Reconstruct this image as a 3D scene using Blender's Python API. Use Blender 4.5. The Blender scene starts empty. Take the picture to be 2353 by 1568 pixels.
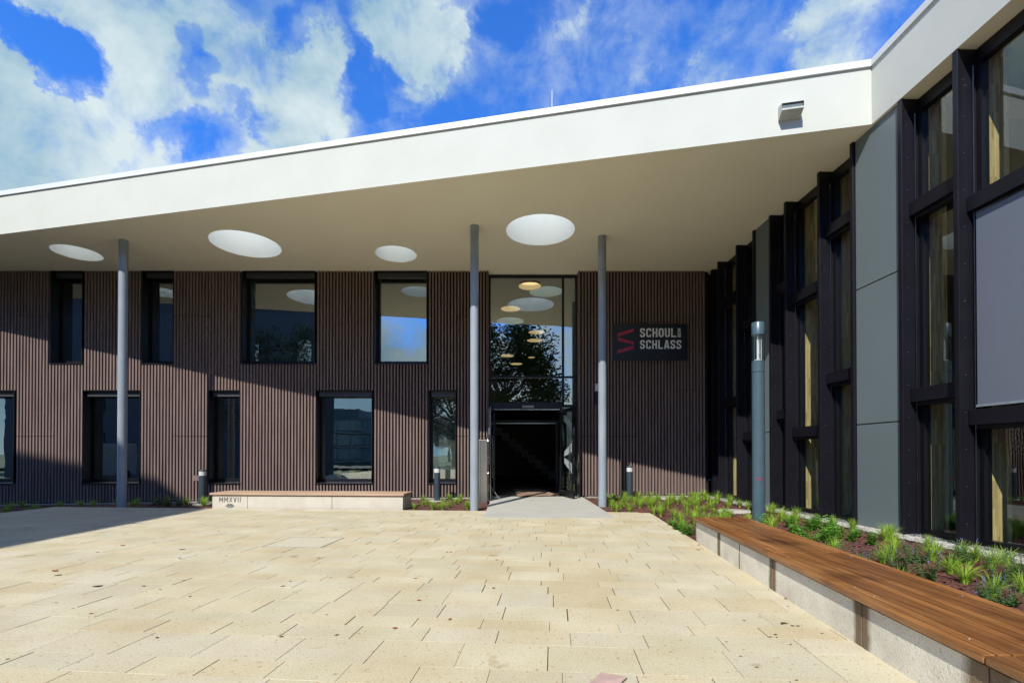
import bpy, bmesh, math, random
from mathutils import Vector, Matrix, noise
from mathutils.geometry import delaunay_2d_cdt
R = math.radians
sc = bpy.context.scene
col = sc.collection
rnd = random.Random(7)

# ------------------------------------------------------------------ camera
cam = bpy.data.cameras.new('camera'); camo = bpy.data.objects.new('camera', cam); col.objects.link(camo)
cam.sensor_width = 36; cam.lens = 17.2455; cam.shift_y = 0.1062; cam.clip_start = .05; cam.clip_end = 3000
camo.location = (0, 0, 1.5); camo.rotation_euler = (R(90.5), 0, 0)
sc.camera = camo
sc.view_settings.view_transform = 'Standard'; sc.view_settings.look = 'None'
sc.view_settings.exposure = 0.35; sc.view_settings.gamma = 1
sc.cycles.max_bounces = 10; sc.cycles.transparent_max_bounces = 16; sc.cycles.diffuse_bounces = 5
sc.cycles.sample_clamp_indirect = 6

# ------------------------------------------------------------------ sun + sky
SUN = Vector((.307, .653, -.691)).normalized()
sun = bpy.data.lights.new('sun', 'SUN'); suno = bpy.data.objects.new('sun', sun); col.objects.link(suno)
sun.energy = 5.0; sun.angle = R(.5); sun.color = (1, .975, .89)
suno.rotation_euler = SUN.to_track_quat('-Z', 'Y').to_euler(); suno.location = (-20, -30, 40)

def pxdir(px, py):          # a direction in the sky
    return Vector(((px - 1176) / 1126.7, 1, (1043.5 - py) / 1126.7)).normalized()

SKYT = (.055, .15, .30, 1)
world = bpy.data.worlds.new('World'); sc.world = world; world.use_nodes = True
nt = world.node_tree; N = nt.nodes; LK = nt.links; N.clear()
def wn(t, **k):
    n = N.new(t)
    for a, b in k.items(): setattr(n, a, b)
    return n
def wm(op, a, b=None, c=None, clamp=False):
    n = wn('ShaderNodeMath', operation=op, use_clamp=clamp)
    for i, v in enumerate((a, b, c)):
        if v is None: continue
        if isinstance(v, (int, float)): n.inputs[i].default_value = v
        else: LK.new(v, n.inputs[i])
    return n.outputs[0]
out = wn('ShaderNodeOutputWorld'); bg = wn('ShaderNodeBackground')
tc = wn('ShaderNodeTexCoord'); D = tc.outputs['Generated']
sky = wn('ShaderNodeTexSky', sky_type='NISHITA'); sky.sun_disc = False
sky.sun_elevation = R(43.7); sky.sun_rotation = math.atan2(-SUN.x, -SUN.y); sky.air_density = 1; sky.dust_density = .3; sky.ozone_density = 2.5
sep = wn('ShaderNodeSeparateXYZ'); LK.new(D, sep.inputs[0])
zz = wm('ADD', wm('MAXIMUM', sep.outputs[2], 0.0), .32)
comb = wn('ShaderNodeCombineXYZ'); LK.new(wm('DIVIDE', sep.outputs[0], zz), comb.inputs[0]); LK.new(wm('DIVIDE', sep.outputs[1], zz), comb.inputs[1])
def cnoise(scale, detail, rough, dist=0.0, off=0.0):
    mp = wn('ShaderNodeMapping'); mp.inputs['Location'].default_value = (off, off * .7, off); LK.new(D, mp.inputs[0])
    n = wn('ShaderNodeTexNoise'); LK.new(mp.outputs[0], n.inputs['Vector'])
    n.inputs['Scale'].default_value = scale; n.inputs['Detail'].default_value = detail; n.inputs['Roughness'].default_value = rough; n.inputs['Distortion'].default_value = dist
    return n.outputs['Fac']
blobs = [(120, 330, 16, 1.0), (300, 130, 13, .9), (540, 90, 9, .9), (600, 210, 6, .5), (430, 290, 9, .75), (20, 420, 14, .8), (0, 200, 8, .5), (190, 10, 7, .7), (10, 20, 4, .7),
         (740, 110, 2.6, .55), (770, 190, 2.2, .45), (1000, 40, 4.2, .8), (1020, 120, 3.6, .75), (960, 180, 3.0, .6), (910, 70, 3.2, .6), (870, 20, 3.2, .35), (840, 50, 2.5, .4), (900, 250, 3.4, .42), (720, 285, 3.2, .60), (790, 310, 3, .4),
         (1310, 100, 3.4, .42), (1340, 30, 3, .3), (1500, 80, 4, .30), (1690, 90, 4, .34), (1640, 150, 3, .2), (1920, 60, 4.5, .62), (1990, 20, 4.5, .55), (1870, 120, 3.4, .45), (1400, 190, 4, .24), (1130, 130, 2, .3)]
holes = [(75, 95, 3.0, .85), (95, 150, 2.0, .6), (50, 50, 2.0, .6), (400, 70, 2.2, .55), (450, 130, 2.2, .55), (430, 190, 2.0, .35), (560, 270, 2.2, .35), (620, 280, 2.2, .5), (420, 350, 3, .7), (500, 350, 3, .6), (300, 380, 2.2, .4), (690, 40, 2.4, .6), (815, 130, 2.6, .5), (830, 220, 2.6, .45), (1150, 40, 3.5, .4)]
wn1 = wn('ShaderNodeTexNoise'); LK.new(D, wn1.inputs['Vector']); wn1.inputs['Scale'].default_value = 7; wn1.inputs['Detail'].default_value = 9; wn1.inputs['Roughness'].default_value = .62
wv1 = wn('ShaderNodeVectorMath', operation='SUBTRACT'); LK.new(wn1.outputs['Color'], wv1.inputs[0]); wv1.inputs[1].default_value = (.5, .5, .5)
wv2 = wn('ShaderNodeVectorMath', operation='SCALE'); LK.new(wv1.outputs[0], wv2.inputs[0]); wv2.inputs['Scale'].default_value = .26
wv3 = wn('ShaderNodeVectorMath', operation='ADD'); LK.new(wv2.outputs[0], wv3.inputs[0]); LK.new(D, wv3.inputs[1])
wv4 = wn('ShaderNodeVectorMath', operation='NORMALIZE'); LK.new(wv3.outputs[0], wv4.inputs[0]); DW = wv4.outputs[0]
acc = None
for px, py, r, w in blobs:
    d = wn('ShaderNodeVectorMath', operation='DOT_PRODUCT'); LK.new(DW, d.inputs[0]); d.inputs[1].default_value = pxdir(px, py)
    m = wn('ShaderNodeMapRange', interpolation_type='SMOOTHSTEP'); LK.new(d.outputs['Value'], m.inputs[0])
    m.inputs[1].default_value = math.cos(R(r)); m.inputs[2].default_value = 1.0; m.inputs[3].default_value = 0; m.inputs[4].default_value = w
    acc = m.outputs[0] if acc is None else wm('ADD', acc, m.outputs[0])
acc = wm('MINIMUM', acc, 1.05)
for px, py, r, w in holes:
    d = wn('ShaderNodeVectorMath', operation='DOT_PRODUCT'); LK.new(DW, d.inputs[0]); d.inputs[1].default_value = pxdir(px, py)
    m = wn('ShaderNodeMapRange', interpolation_type='SMOOTHSTEP'); LK.new(d.outputs['Value'], m.inputs[0])
    m.inputs[1].default_value = math.cos(R(r)); m.inputs[2].default_value = 1.0; m.inputs[3].default_value = 0; m.inputs[4].default_value = w
    acc = wm('SUBTRACT', acc, m.outputs[0])
# a bank of cloud low over the horizon, and loose clouds behind
band = wn('ShaderNodeMapRange', interpolation_type='SMOOTHSTEP'); LK.new(sep.outputs[2], band.inputs[0])
band.inputs[1].default_value = .33; band.inputs[2].default_value = .19; band.inputs[3].default_value = 0; band.inputs[4].default_value = 1.15
back = wn('ShaderNodeMapRange', interpolation_type='SMOOTHSTEP'); LK.new(sep.outputs[1], back.inputs[0])
back.inputs[1].default_value = .1; back.inputs[2].default_value = -.2; back.inputs[3].default_value = 0; back.inputs[4].default_value = .16
hi = wn('ShaderNodeMapRange', interpolation_type='SMOOTHSTEP'); LK.new(sep.outputs[2], hi.inputs[0])
hi.inputs[1].default_value = .38; hi.inputs[2].default_value = .55
acc = wm('ADD', acc, band.outputs[0]); acc = wm('ADD', acc, wm('MULTIPLY', back.outputs[0], hi.outputs[0]))
n1 = cnoise(4.2, 9, .58, .25, 1.7); n2 = cnoise(13, 7, .62, .3, 4.0)
nz = wm('ADD', wm('MULTIPLY', wm('SUBTRACT', n1, .5), 2.2), wm('MULTIPLY', wm('SUBTRACT', n2, .5), 1.5))
dens = wn('ShaderNodeMapRange', interpolation_type='SMOOTHSTEP'); LK.new(wm('ADD', acc, nz), dens.inputs[0])
dens.inputs[1].default_value = .16; dens.inputs[2].default_value = 1.08
# cloud shading
n3 = cnoise(3.0, 6, .55, .2, 5.5)
cr = wn('ShaderNodeValToRGB'); LK.new(wm('ADD', n3, wm('MULTIPLY', wm('SUBTRACT', n2, .5), .35)), cr.inputs[0])
cr.color_ramp.elements[0].position = .36; cr.color_ramp.elements[0].color = (.30, .50, .65, 1)
cr.color_ramp.elements[1].position = .60; cr.color_ramp.elements[1].color = (.72, .84, .87, 1)
# clear sky
hsv = wn('ShaderNodeMixRGB', blend_type='MULTIPLY'); hsv.inputs[0].default_value = 1
LK.new(sky.outputs[0], hsv.inputs[1]); hsv.inputs[2].default_value = SKYT
mx = wn('ShaderNodeMixRGB'); veil = wn('ShaderNodeMapRange', interpolation_type='SMOOTHSTEP'); LK.new(wm('ADD', acc, wm('MULTIPLY', wm('SUBTRACT', n2, .5), 2.6)), veil.inputs[0])
veil.inputs[1].default_value = -.35; veil.inputs[2].default_value = 1.1; veil.inputs[4].default_value = .5
LK.new(wm('MAXIMUM', dens.outputs[0], veil.outputs[0]), mx.inputs[0]); LK.new(hsv.outputs[0], mx.inputs[1]); LK.new(cr.outputs[0], mx.inputs[2])
ov_ = wn('ShaderNodeMapRange', interpolation_type='SMOOTHSTEP'); LK.new(wm('ADD', sep.outputs[2], wm('MULTIPLY', wm('SUBTRACT', n1, .5), .12)), ov_.inputs[0])   # unseen grey patch added overhead to neutralise the blue skylight
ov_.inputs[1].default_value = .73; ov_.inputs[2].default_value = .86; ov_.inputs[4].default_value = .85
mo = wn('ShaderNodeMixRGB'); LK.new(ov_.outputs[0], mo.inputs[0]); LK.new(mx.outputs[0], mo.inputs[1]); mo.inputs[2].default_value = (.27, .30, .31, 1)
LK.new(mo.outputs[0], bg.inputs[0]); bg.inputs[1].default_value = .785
LK.new(bg.outputs[0], out.inputs[0])

# ------------------------------------------------------------------ materials
MATS = {}
def mat(name, c, rough=.6, metal=0, c2=None, nscale=8, ndetail=5, mix=(.35, .65), bump=0, bscale=60, spec=.5, stretch=(1, 1, 1), coat=0):
    if name in MATS: return MATS[name]
    if c2 is None: c2 = tuple(x * .8 for x in c)
    if metal < .3: c = tuple(x * .74 for x in c); c2 = tuple(x * .74 for x in c2)
    m = bpy.data.materials.new(name); m.use_nodes = True; t = m.node_tree; b = t.nodes['Principled BSDF']
    b.inputs['Roughness'].default_value = rough; b.inputs['Metallic'].default_value = metal
    b.inputs['Base Color'].default_value = (*c, 1); b.inputs['Specular IOR Level'].default_value = spec
    b.inputs['Coat Weight'].default_value = coat
    co = t.nodes.new('ShaderNodeTexCoord'); mp = t.nodes.new('ShaderNodeMapping'); mp.inputs['Scale'].default_value = stretch
    t.links.new(co.outputs['Object'], mp.inputs[0])
    n = t.nodes.new('ShaderNodeTexNoise'); n.inputs['Scale'].default_value = nscale; n.inputs['Detail'].default_value = ndetail
    t.links.new(mp.outputs[0], n.inputs['Vector'])
    r = t.nodes.new('ShaderNodeValToRGB'); r.color_ramp.elements[0].position = mix[0]; r.color_ramp.elements[1].position = mix[1]
    r.color_ramp.elements[0].color = (*c2, 1); r.color_ramp.elements[1].color = (*c, 1)
    t.links.new(n.outputs['Fac'], r.inputs[0]); t.links.new(r.outputs[0], b.inputs['Base Color'])
    if bump:
        n2 = t.nodes.new('ShaderNodeTexNoise'); n2.inputs['Scale'].default_value = bscale; n2.inputs['Detail'].default_value = 4
        t.links.new(mp.outputs[0], n2.inputs['Vector'])
        bp = t.nodes.new('ShaderNodeBump'); bp.inputs['Strength'].default_value = bump; bp.inputs['Distance'].default_value = .01
        t.links.new(n2.outputs['Fac'], bp.inputs['Height']); t.links.new(bp.outputs[0], b.inputs['Normal'])
    MATS[name] = m; return m

def glass(name, refl, tint=(.75, .85, .82), rough=0.0, wav=.0):
    m = bpy.data.materials.new(name); m.use_nodes = True; t = m.node_tree; t.nodes.clear()
    o = t.nodes.new('ShaderNodeOutputMaterial'); g = t.nodes.new('ShaderNodeBsdfGlossy'); tr = t.nodes.new('ShaderNodeBsdfTransparent')
    g.inputs['Roughness'].default_value = rough; g.inputs['Color'].default_value = (.85, .93, .95, 1); tr.inputs['Color'].default_value = (*tint, 1)
    ge = t.nodes.new('ShaderNodeNewGeometry'); dp = t.nodes.new('ShaderNodeVectorMath'); dp.operation = 'DOT_PRODUCT'
    t.links.new(ge.outputs['Incoming'], dp.inputs[0]); t.links.new(ge.outputs['True Normal'], dp.inputs[1])
    def mm(op, a, b):
        n = t.nodes.new('ShaderNodeMath'); n.operation = op; n.use_clamp = op == 'ADD'
        for i, v in enumerate((a, b)):
            if isinstance(v, (int, float)): n.inputs[i].default_value = v
            elif v is not None: t.links.new(v, n.inputs[i])
        return n.outputs[0]
    a = mm('ADD', mm('MULTIPLY', mm('POWER', mm('SUBTRACT', 1.0, mm('ABSOLUTE', dp.outputs['Value'], None)), 4.0), .9), refl)
    a = type('o', (), {'outputs': [a]})
    x = t.nodes.new('ShaderNodeMixShader'); t.links.new(a.outputs[0], x.inputs[0]); t.links.new(tr.outputs[0], x.inputs[1]); t.links.new(g.outputs[0], x.inputs[2])
    if wav:
        n = t.nodes.new('ShaderNodeTexNoise'); n.inputs['Scale'].default_value = 1.6; co = t.nodes.new('ShaderNodeTexCoord'); t.links.new(co.outputs['Object'], n.inputs['Vector'])
        bp = t.nodes.new('ShaderNodeBump'); bp.inputs['Strength'].default_value = wav; bp.inputs['Distance'].default_value = .05
        t.links.new(n.outputs['Fac'], bp.inputs['Height']); t.links.new(bp.outputs[0], g.inputs['Normal'])
    t.links.new(x.outputs[0], o.inputs[0]); return m

def emis(name, c, s):
    m = bpy.data.materials.new(name); m.use_nodes = True; b = m.node_tree.nodes['Principled BSDF']
    b.inputs['Base Color'].default_value = (*c, 1); b.inputs['Emission Color'].default_value = (*c, 1); b.inputs['Emission Strength'].default_value = s
    return m

RENDER = mat('white_render', (.71, .715, .645), .9, c2=(.68, .685, .615), nscale=1.2, bump=.25, bscale=90, spec=.2)
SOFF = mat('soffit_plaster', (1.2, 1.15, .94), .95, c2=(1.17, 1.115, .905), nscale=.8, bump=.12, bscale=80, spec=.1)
COPE = mat('coping_metal', (.82, .83, .82), .45, c2=(.78, .79, .78), nscale=1.5)
CLAD = mat('cladding_brown', (.28, .202, .178), .85, c2=(.20, .143, .127), nscale=3, stretch=(4, 4, .25), spec=.12)
GROOVE = mat('cladding_back', (.008, .006, .006), .9)
BLK = mat('black_aluminium', (.007, .007, .010), .38, c2=(.005, .005, .008), spec=.4)
FIN = mat('aubergine_aluminium', (.011, .010, .016), .42, c2=(.008, .0075, .012), nscale=2, spec=.28)
PANEL = mat('grey_panel', (.185, .225, .23), .48, c2=(.172, .21, .214), nscale=.7, spec=.4)
STEEL = mat('column_paint', (.35, .395, .44), .34, c2=(.30, .34, .38), nscale=2.5, stretch=(1, 1, .5), spec=.5)
BOLL = mat('bollard_paint', (.045, .065, .085), .4, c2=(.038, .055, .072), nscale=3)
LAMPC = mat('lamp_paint', (.075, .125, .155), .35, c2=(.065, .112, .14), nscale=3)
INOX = mat('brushed_steel', (.50, .48, .43), .32, 1, c2=(.40, .38, .34), nscale=6, stretch=(1, 1, .1))
CHROME = mat('chrome', (.7, .72, .74), .2, 1)
BRICKC = mat('bench_stone', (.66, .60, .50), .85, c2=(.60, .545, .45), nscale=3, bump=.25, bscale=120)
DECKL = mat('pale_larch', (.60, .40, .26), .6, c2=(.48, .31, .20), nscale=3, stretch=(.4, 8, 8), bump=.2, bscale=30)
ENTR = mat('entrance_concrete', (.53, .51, .44), .85, c2=(.48, .46, .40), nscale=1.6, bump=.2, bscale=150)
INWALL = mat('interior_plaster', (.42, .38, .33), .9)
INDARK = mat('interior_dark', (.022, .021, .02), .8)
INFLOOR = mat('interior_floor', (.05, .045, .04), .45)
GRAVEL = mat('gravel_bed', (.48, .45, .40), .95, c2=(.2, .18, .16), nscale=60, mix=(.4, .6), bump=1, bscale=70)
PEB = mat('pebble', (.60, .57, .52), .8, c2=(.33, .30, .27), nscale=9)
GREENG = mat('grass_blade', (.50, .66, .09), .5, c2=(.30, .50, .05), nscale=7, spec=.3)
HERB = mat('herb_leaf', (.26, .58, .07), .5, c2=(.14, .40, .05), nscale=12, spec=.3)
NEPE = mat('catmint_leaf', (.13, .24, .09), .6, c2=(.08, .16, .06), nscale=12)
FLOW = mat('blue_flower', (.25, .27, .62), .6)
STEMM = mat('green_stem', (.10, .16, .04), .7)
for g_ in (GREENG, HERB, NEPE):
    b_ = g_.node_tree.nodes['Principled BSDF']
    t_ = g_.node_tree; tr_ = t_.nodes.new('ShaderNodeBsdfTranslucent'); tr_.inputs[0].default_value = (.25, .42, .04, 1)
    mx_ = t_.nodes.new('ShaderNodeMixShader'); mx_.inputs[0].default_value = .32
    o_ = t_.nodes['Material Output']; t_.links.new(b_.outputs[0], mx_.inputs[1]); t_.links.new(tr_.outputs[0], mx_.inputs[2]); t_.links.new(mx_.outputs[0], o_.inputs[0])
GL = glass('window_glass', .42, (.55, .66, .63), wav=.02)
GLD = glass('door_glass', .10, (.72, .82, .78))
GLW = glass('wing_glass', .13, (.90, .93, .86), wav=.015)
GLC = glass('clear_cylinder', .13, (.92, .95, .95))

# ------------------------------------------------------------------ mesh helpers
class MB:
    def __init__(s): s.v = []; s.f = []; s.sm = False
    def quad(s, *p):
        i = len(s.v); s.v += [tuple(q) for q in p]; s.f.append(tuple(range(i, i + len(p))))
    def hexa(s, p):     # 8 points: bottom 4 ccw, top 4 ccw
        i = len(s.v); s.v += [tuple(q) for q in p]
        for f in ((0, 3, 2, 1), (4, 5, 6, 7), (0, 1, 5, 4), (1, 2, 6, 5), (2, 3, 7, 6), (3, 0, 4, 7)): s.f.append(tuple(i + k for k in f))
    def box(s, x0, x1, y0, y1, z0, z1):
        s.hexa([(x0, y0, z0), (x1, y0, z0), (x1, y1, z0), (x0, y1, z0), (x0, y0, z1), (x1, y0, z1), (x1, y1, z1), (x0, y1, z1)])
    def prism(s, poly, z0, z1):      # poly ccw in xy
        n = len(poly); i = len(s.v)
        s.v += [(x, y, z0) for x, y in poly] + [(x, y, z1) for x, y in poly]
        s.f.append(tuple(i + k for k in reversed(range(n)))); s.f.append(tuple(i + n + k for k in range(n)))
        for k in range(n): s.f.append((i + k, i + (k + 1) % n, i + n + (k + 1) % n, i + n + k))
    def lathe(s, cx, cy, prof, n=24, caps=True):   # prof: (r,z) from bottom up
        i = len(s.v)
        for r, z in prof:
            for k in range(n):
                a = 2 * math.pi * k / n; s.v.append((cx + r * math.cos(a), cy + r * math.sin(a), z))
        for j in range(len(prof) - 1):
            for k in range(n):
                s.f.append((i + j * n + k, i + j * n + (k + 1) % n, i + (j + 1) * n + (k + 1) % n, i + (j + 1) * n + k))
        if caps:
            s.f.append(tuple(i + k for k in reversed(range(n)))); s.f.append(tuple(i + (len(prof) - 1) * n + k for k in range(n)))
    def tube(s, pts, r, n=8):
        for a, b in zip(pts[:-1], pts[1:]):
            a = Vector(a); b = Vector(b); d = (b - a).normalized(); u = d.orthogonal().normalized(); w = d.cross(u); i = len(s.v)
            for p in (a, b):
                for k in range(n):
                    t = 2 * math.pi * k / n; s.v.append(tuple(p + u * r * math.cos(t) + w * r * math.sin(t)))
            for k in range(n): s.f.append((i + k, i + (k + 1) % n, i + n + (k + 1) % n, i + n + k))
            s.f.append(tuple(i + k for k in reversed(range(n)))); s.f.append(tuple(i + n + k for k in range(n)))
    def mesh(s, name):
        m = bpy.data.meshes.new(name); m.from_pydata(s.v, [], s.f); m.update(); return m
    def build(s, name, material, parent=None, smooth=False, bevel=0, world=False):
        o = bpy.data.objects.new(name, s.mesh(name)); o.data.materials.append(material); col.objects.link(o)
        if smooth:
            o.data.polygons.foreach_set('use_smooth', [True] * len(o.data.polygons)); o.data.set_sharp_from_angle(angle=R(40))
        if parent:
            o.parent = parent
            if world: o.location = -parent.location
        if bevel:
            b = o.modifiers.new('bevel', 'BEVEL'); b.width = bevel; b.segments = 2; b.limit_method = 'ANGLE'
        return o

def tag(o, label=None, cat=None, group=None, kind=None):
    if label: o['label'] = label
    if cat: o['category'] = cat
    if group: o['group'] = group
    if kind: o['kind'] = kind
    return o
def thing(name, label, cat, loc=(0, 0, 0), rz=0, group=None):
    o = bpy.data.objects.new(name, None); o.empty_display_size = .2; col.objects.link(o); o.location = loc; o.rotation_euler.z = rz
    return tag(o, label, cat, group)
def copy_tree(o, kids, parent=None):
    c = o.copy(); col.objects.link(c); c.parent = parent
    for ch in kids.get(o.name, ()): copy_tree(ch, kids, c)
    return c
def rects(x0, x1, z0, z1, holes):
    xs = sorted({x0, x1, *[min(max(h[0], x0), x1) for h in holes], *[min(max(h[1], x0), x1) for h in holes]})
    zs = sorted({z0, z1, *[min(max(h[2], z0), z1) for h in holes], *[min(max(h[3], z0), z1) for h in holes]})
    for a, b in zip(xs[:-1], xs[1:]):
        run = None
        for c, d in zip(zs[:-1], zs[1:]):
            mx_, mz_ = (a + b) / 2, (c + d) / 2
            if any(h[0] < mx_ < h[1] and h[2] < mz_ < h[3] for h in holes):
                if run: yield (a, b, *run); run = None
            else: run = (run[0], d) if run else (c, d)
        if run: yield (a, b, *run)

# ------------------------------------------------------------------ ground
ZS = 7.698                     # soffit height
GA = .085                      # the paving is laid slightly askew of the wall
E1 = Vector((math.cos(GA), -math.sin(GA))); E2 = Vector((math.sin(GA), math.cos(GA)))
m = MB(); m.quad((-900, -900, -.35), (900, -900, -.35), (900, 900, -.35), (-900, 900, -.35))
GRD = mat('ground_mix', (.10, .14, .05), .95, c2=(.07, .10, .035), nscale=.05)
tag(m.build('ground', GRD), kind='structure')
m = MB(); m.box(-60, 60, -32, -22, -.34, -.05)
tag(m.build('road', mat('asphalt', (.06, .06, .062), .9, c2=(.045, .045, .048), nscale=3, bump=.3)), kind='structure')

PAV = [(-13.16, 14.13), (3.573, 12.768), (3.203, 8.585), (2.638, 3.238), (1.6, -7.0), (1.5, -21.0), (-13.4, -21.0)]
def ccw(p): return p if sum(a[0] * b[1] - b[0] * a[1] for a, b in zip(p, p[1:] + p[:1])) > 0 else p[::-1]
PAVC = ccw([(-13.16, 14.13), (3.573, 12.768), (1.98, -5.0), (.55, -21.0), (-13.4, -21.0)])
def clip(poly, cp):
    outp = poly
    for (ax, ay), (bx, by) in zip(cp, cp[1:] + cp[:1]):
        inp = outp; outp = []
        if not inp: break
        side = lambda p: (bx - ax) * (p[1] - ay) - (by - ay) * (p[0] - ax)
        for p, q in zip(inp, inp[1:] + inp[:1]):
            sp, sq = side(p), side(q)
            if sp >= 0: outp.append(p)
            if (sp >= 0) != (sq >= 0):
                t = sp / (sp - sq); outp.append((p[0] + (q[0] - p[0]) * t, p[1] + (q[1] - p[1]) * t))
    return outp
m = MB(); m.prism(PAVC, -.34, -.012)
tag(m.build('paving_bed', mat('joint_sand', (.15, .12, .085), .95, c2=(.07, .055, .04), nscale=6)), kind='structure')
PAVM = mat('paving_stone', (.66, .585, .43), .85)
t = PAVM.node_tree; b = t.nodes['Principled BSDF']
for n in list(t.nodes):
    if n.type in ('VALTORGB', 'TEX_NOISE'): t.nodes.remove(n)
geo = t.nodes.new('ShaderNodeNewGeometry'); co = t.nodes.new('ShaderNodeTexCoord')
def tn(tp, **k):
    n = t.nodes.new(tp)
    for a, v in k.items():
        if a in n.inputs: n.inputs[a].default_value = v
        else: setattr(n, a, v)
    return n
cr = tn('ShaderNodeValToRGB'); t.links.new(geo.outputs['Random Per Island'], cr.inputs[0]); cr.color_ramp.interpolation = 'LINEAR'
el = cr.color_ramp.elements; el[0].color = (.475, .405, .275, 1); el[1].color = (.525, .475, .365, 1)
for p, c in ((.2, (.53, .475, .345, 1)), (.4, (.485, .445, .325, 1)), (.6, (.52, .455, .32, 1)), (.8, (.475, .435, .33, 1))):
    e = el.new(p); e.color = c
def tnoise(sc_, det, lo, hi_, c0, c1, base, blend, fac=1.0, vec='Object'):
    n = tn('ShaderNodeTexNoise', Scale=sc_, Detail=det); t.links.new(co.outputs[vec], n.inputs['Vector'])
    r = tn('ShaderNodeValToRGB'); r.color_ramp.elements[0].position = lo; r.color_ramp.elements[1].position = hi_
    r.color_ramp.elements[0].color = (*c0, 1); r.color_ramp.elements[1].color = (*c1, 1); t.links.new(n.outputs['Fac'], r.inputs[0])
    x = tn('ShaderNodeMixRGB', blend_type=blend); x.inputs[0].default_value = fac
    t.links.new(base, x.inputs[1]); t.links.new(r.outputs[0], x.inputs[2]); return x.outputs[0], n
c_, _ = tnoise(1.3, 5, .35, .7, (.90, .86, .78), (1.04, 1.04, 1.03), cr.outputs[0], 'MULTIPLY')
c_, _ = tnoise(70, 3, .38, .62, (.88, .86, .82), (1.05, 1.05, 1.05), c_, 'MULTIPLY')
c_, _ = tnoise(26, 2, .30, .36, (.74, .64, .50), (1, 1, 1), c_, 'MULTIPLY')
c_, _ = tnoise(2.4, 3, .22, .32, (.62, .52, .40), (1, 1, 1), c_, 'MULTIPLY')
t.links.new(c_, b.inputs['Base Color'])
nb = tn('ShaderNodeTexNoise', Scale=90, Detail=5); t.links.new(co.outputs['Object'], nb.inputs['Vector'])
bp = tn('ShaderNodeBump', Strength=.35, Distance=.006); t.links.new(nb.outputs['Fac'], bp.inputs['Height']); t.links.new(bp.outputs[0], b.inputs['Normal'])
b.inputs['Specular IOR Level'].default_value = .2
WS = [.36, .34, .24, .32, .47, .38, .21, .39, .28, .46, .31, .26, .40, .46, .33, .24, .42, .30, .36, .22, .45, .34, .28, .40]
m = MB(); JM = MB(); r2 = random.Random(3)
v = -16.0; k = 0
while v < 15.5:
    w = WS[k % len(WS)]; k += 1
    L = r2.choice((.50, .56, .60, .66, .72)); u = -16 + r2.random() * L; gap = .006
    ja, jb = E1 * -16 + E2 * v, E1 * 6.5 + E2 * v; jc = clip([tuple(ja - E2 * .005), tuple(jb - E2 * .005), tuple(jb + E2 * .005), tuple(ja + E2 * .005)], PAVC)
    if len(jc) > 2: JM.prism(jc, -.0118, -.0028)
    while u < 6:
        dz = r2.uniform(-.0015, .0012); g = r2.choice((.004, .005, .009, .012)) / 2 if v < 9 else .004
        p = [(u + g, v + .003), (u + L - g, v + .003), (u + L - g, v + w - .003), (u + g, v + w - .003)]
        pw = [tuple(E1 * a + E2 * c) for a, c in p]
        pc = clip(pw, PAVC)
        if len(pc) > 2: m.prism(pc, -.011, dz)
        u += L
    v += w
tag(m.build('paving', PAVM), kind='structure')
tag(JM.build('paving_joints', mat('pale_joint_sand', (.80, .75, .60), .95, c2=(.45, .38, .27), nscale=5, mix=(.35, .5))), kind='structure')

# entrance slab, gently rising to the door
m = MB(); m.hexa([(-.69, 11.655, -.05), (2.46, 11.655, -.05), (2.36, 16.62, -.05), (-.66, 16.62, -.05), (-.69, 11.655, .006), (2.46, 11.655, .006), (2.36, 16.62, .088), (-.66, 16.62, .088)])
m.build('entrance_path', ENTR)['kind'] = 'structure'

# mulch beds as one rolling sheet between paving and walls
def zwall(x): return -.148 + (x + 15.3) / 13.1 * .2 if x < -2.2 else .052 + min(1, (x + 2.2) / 8) * .06
def pav_edge_y(x): return 14.13 + (x + 13.16) * (12.768 - 14.13) / 16.733
def pav_edge_x(y): return 3.573 - (12.768 - y) * .0895 if y > 8.585 else 3.2 - (8.585 - y) * .1057
def mz(x, y):
    if x > 3.3 or y < 12: d = min(max(x - pav_edge_x(min(y, 12.7)), 0), 3) / 3 if y < 12.7 else 1
    else: d = 0
    d2 = min(max(y - pav_edge_y(x), 0) / 2.2, 1) if x > -13.2 else 1
    tt = max(d2, d)
    tt = tt * tt * (3 - 2 * tt)
    base = -.022 + tt * (zwall(x) + .022 - .02)
    return base + .012 * noise.noise(Vector((x * 2.2, y * 2.2, 0))) * min(1, tt * 4)
m = MB(); st = .12
MULCH_AREAS = []
def inbed(x, y):
    if y > 16.5 or x > 6.963 - .022 * y + .3: return False
    if x < -13.16: return x > -21
    if y > pav_edge_y(x) and not (-.66 < x < 2.4): return True
    if x > pav_edge_x(y) and y > -4: return True
    return False
nx = int(28 / st); ny = int(21.5 / st); idx = {}
for i in range(nx):
    for j in range(ny):
        x = -21 + i * st; y = -5 + j * st; cx_, cy_ = x + st / 2, y + st / 2
        if -13.35 < cx_ < pav_edge_x(cy_) - .15 and cy_ < pav_edge_y(cx_) - .15: continue
        if cx_ < -13.2 and cy_ < -5: continue
        q = []
        for a, c in ((i, j), (i + 1, j), (i + 1, j + 1), (i, j + 1)):
            if (a, c) not in idx:
                X, Y = -21 + a * st, -5 + c * st; idx[(a, c)] = len(m.v); z = mz(X, Y)
                if -.75 < X < 2.5 and Y > 11.5: z = min(z, -.03)
                m.v.append((X, min(Y, 16.55), z))
            q.append(idx[(a, c)])
        m.f.append(tuple(q))
MULCH = mat('bark_mulch', (.17, .056, .038), .95, c2=(.055, .022, .016), nscale=38, mix=(.35, .62), bump=1, bscale=45)
tag(m.build('mulch', MULCH, smooth=True), kind='structure')
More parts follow.
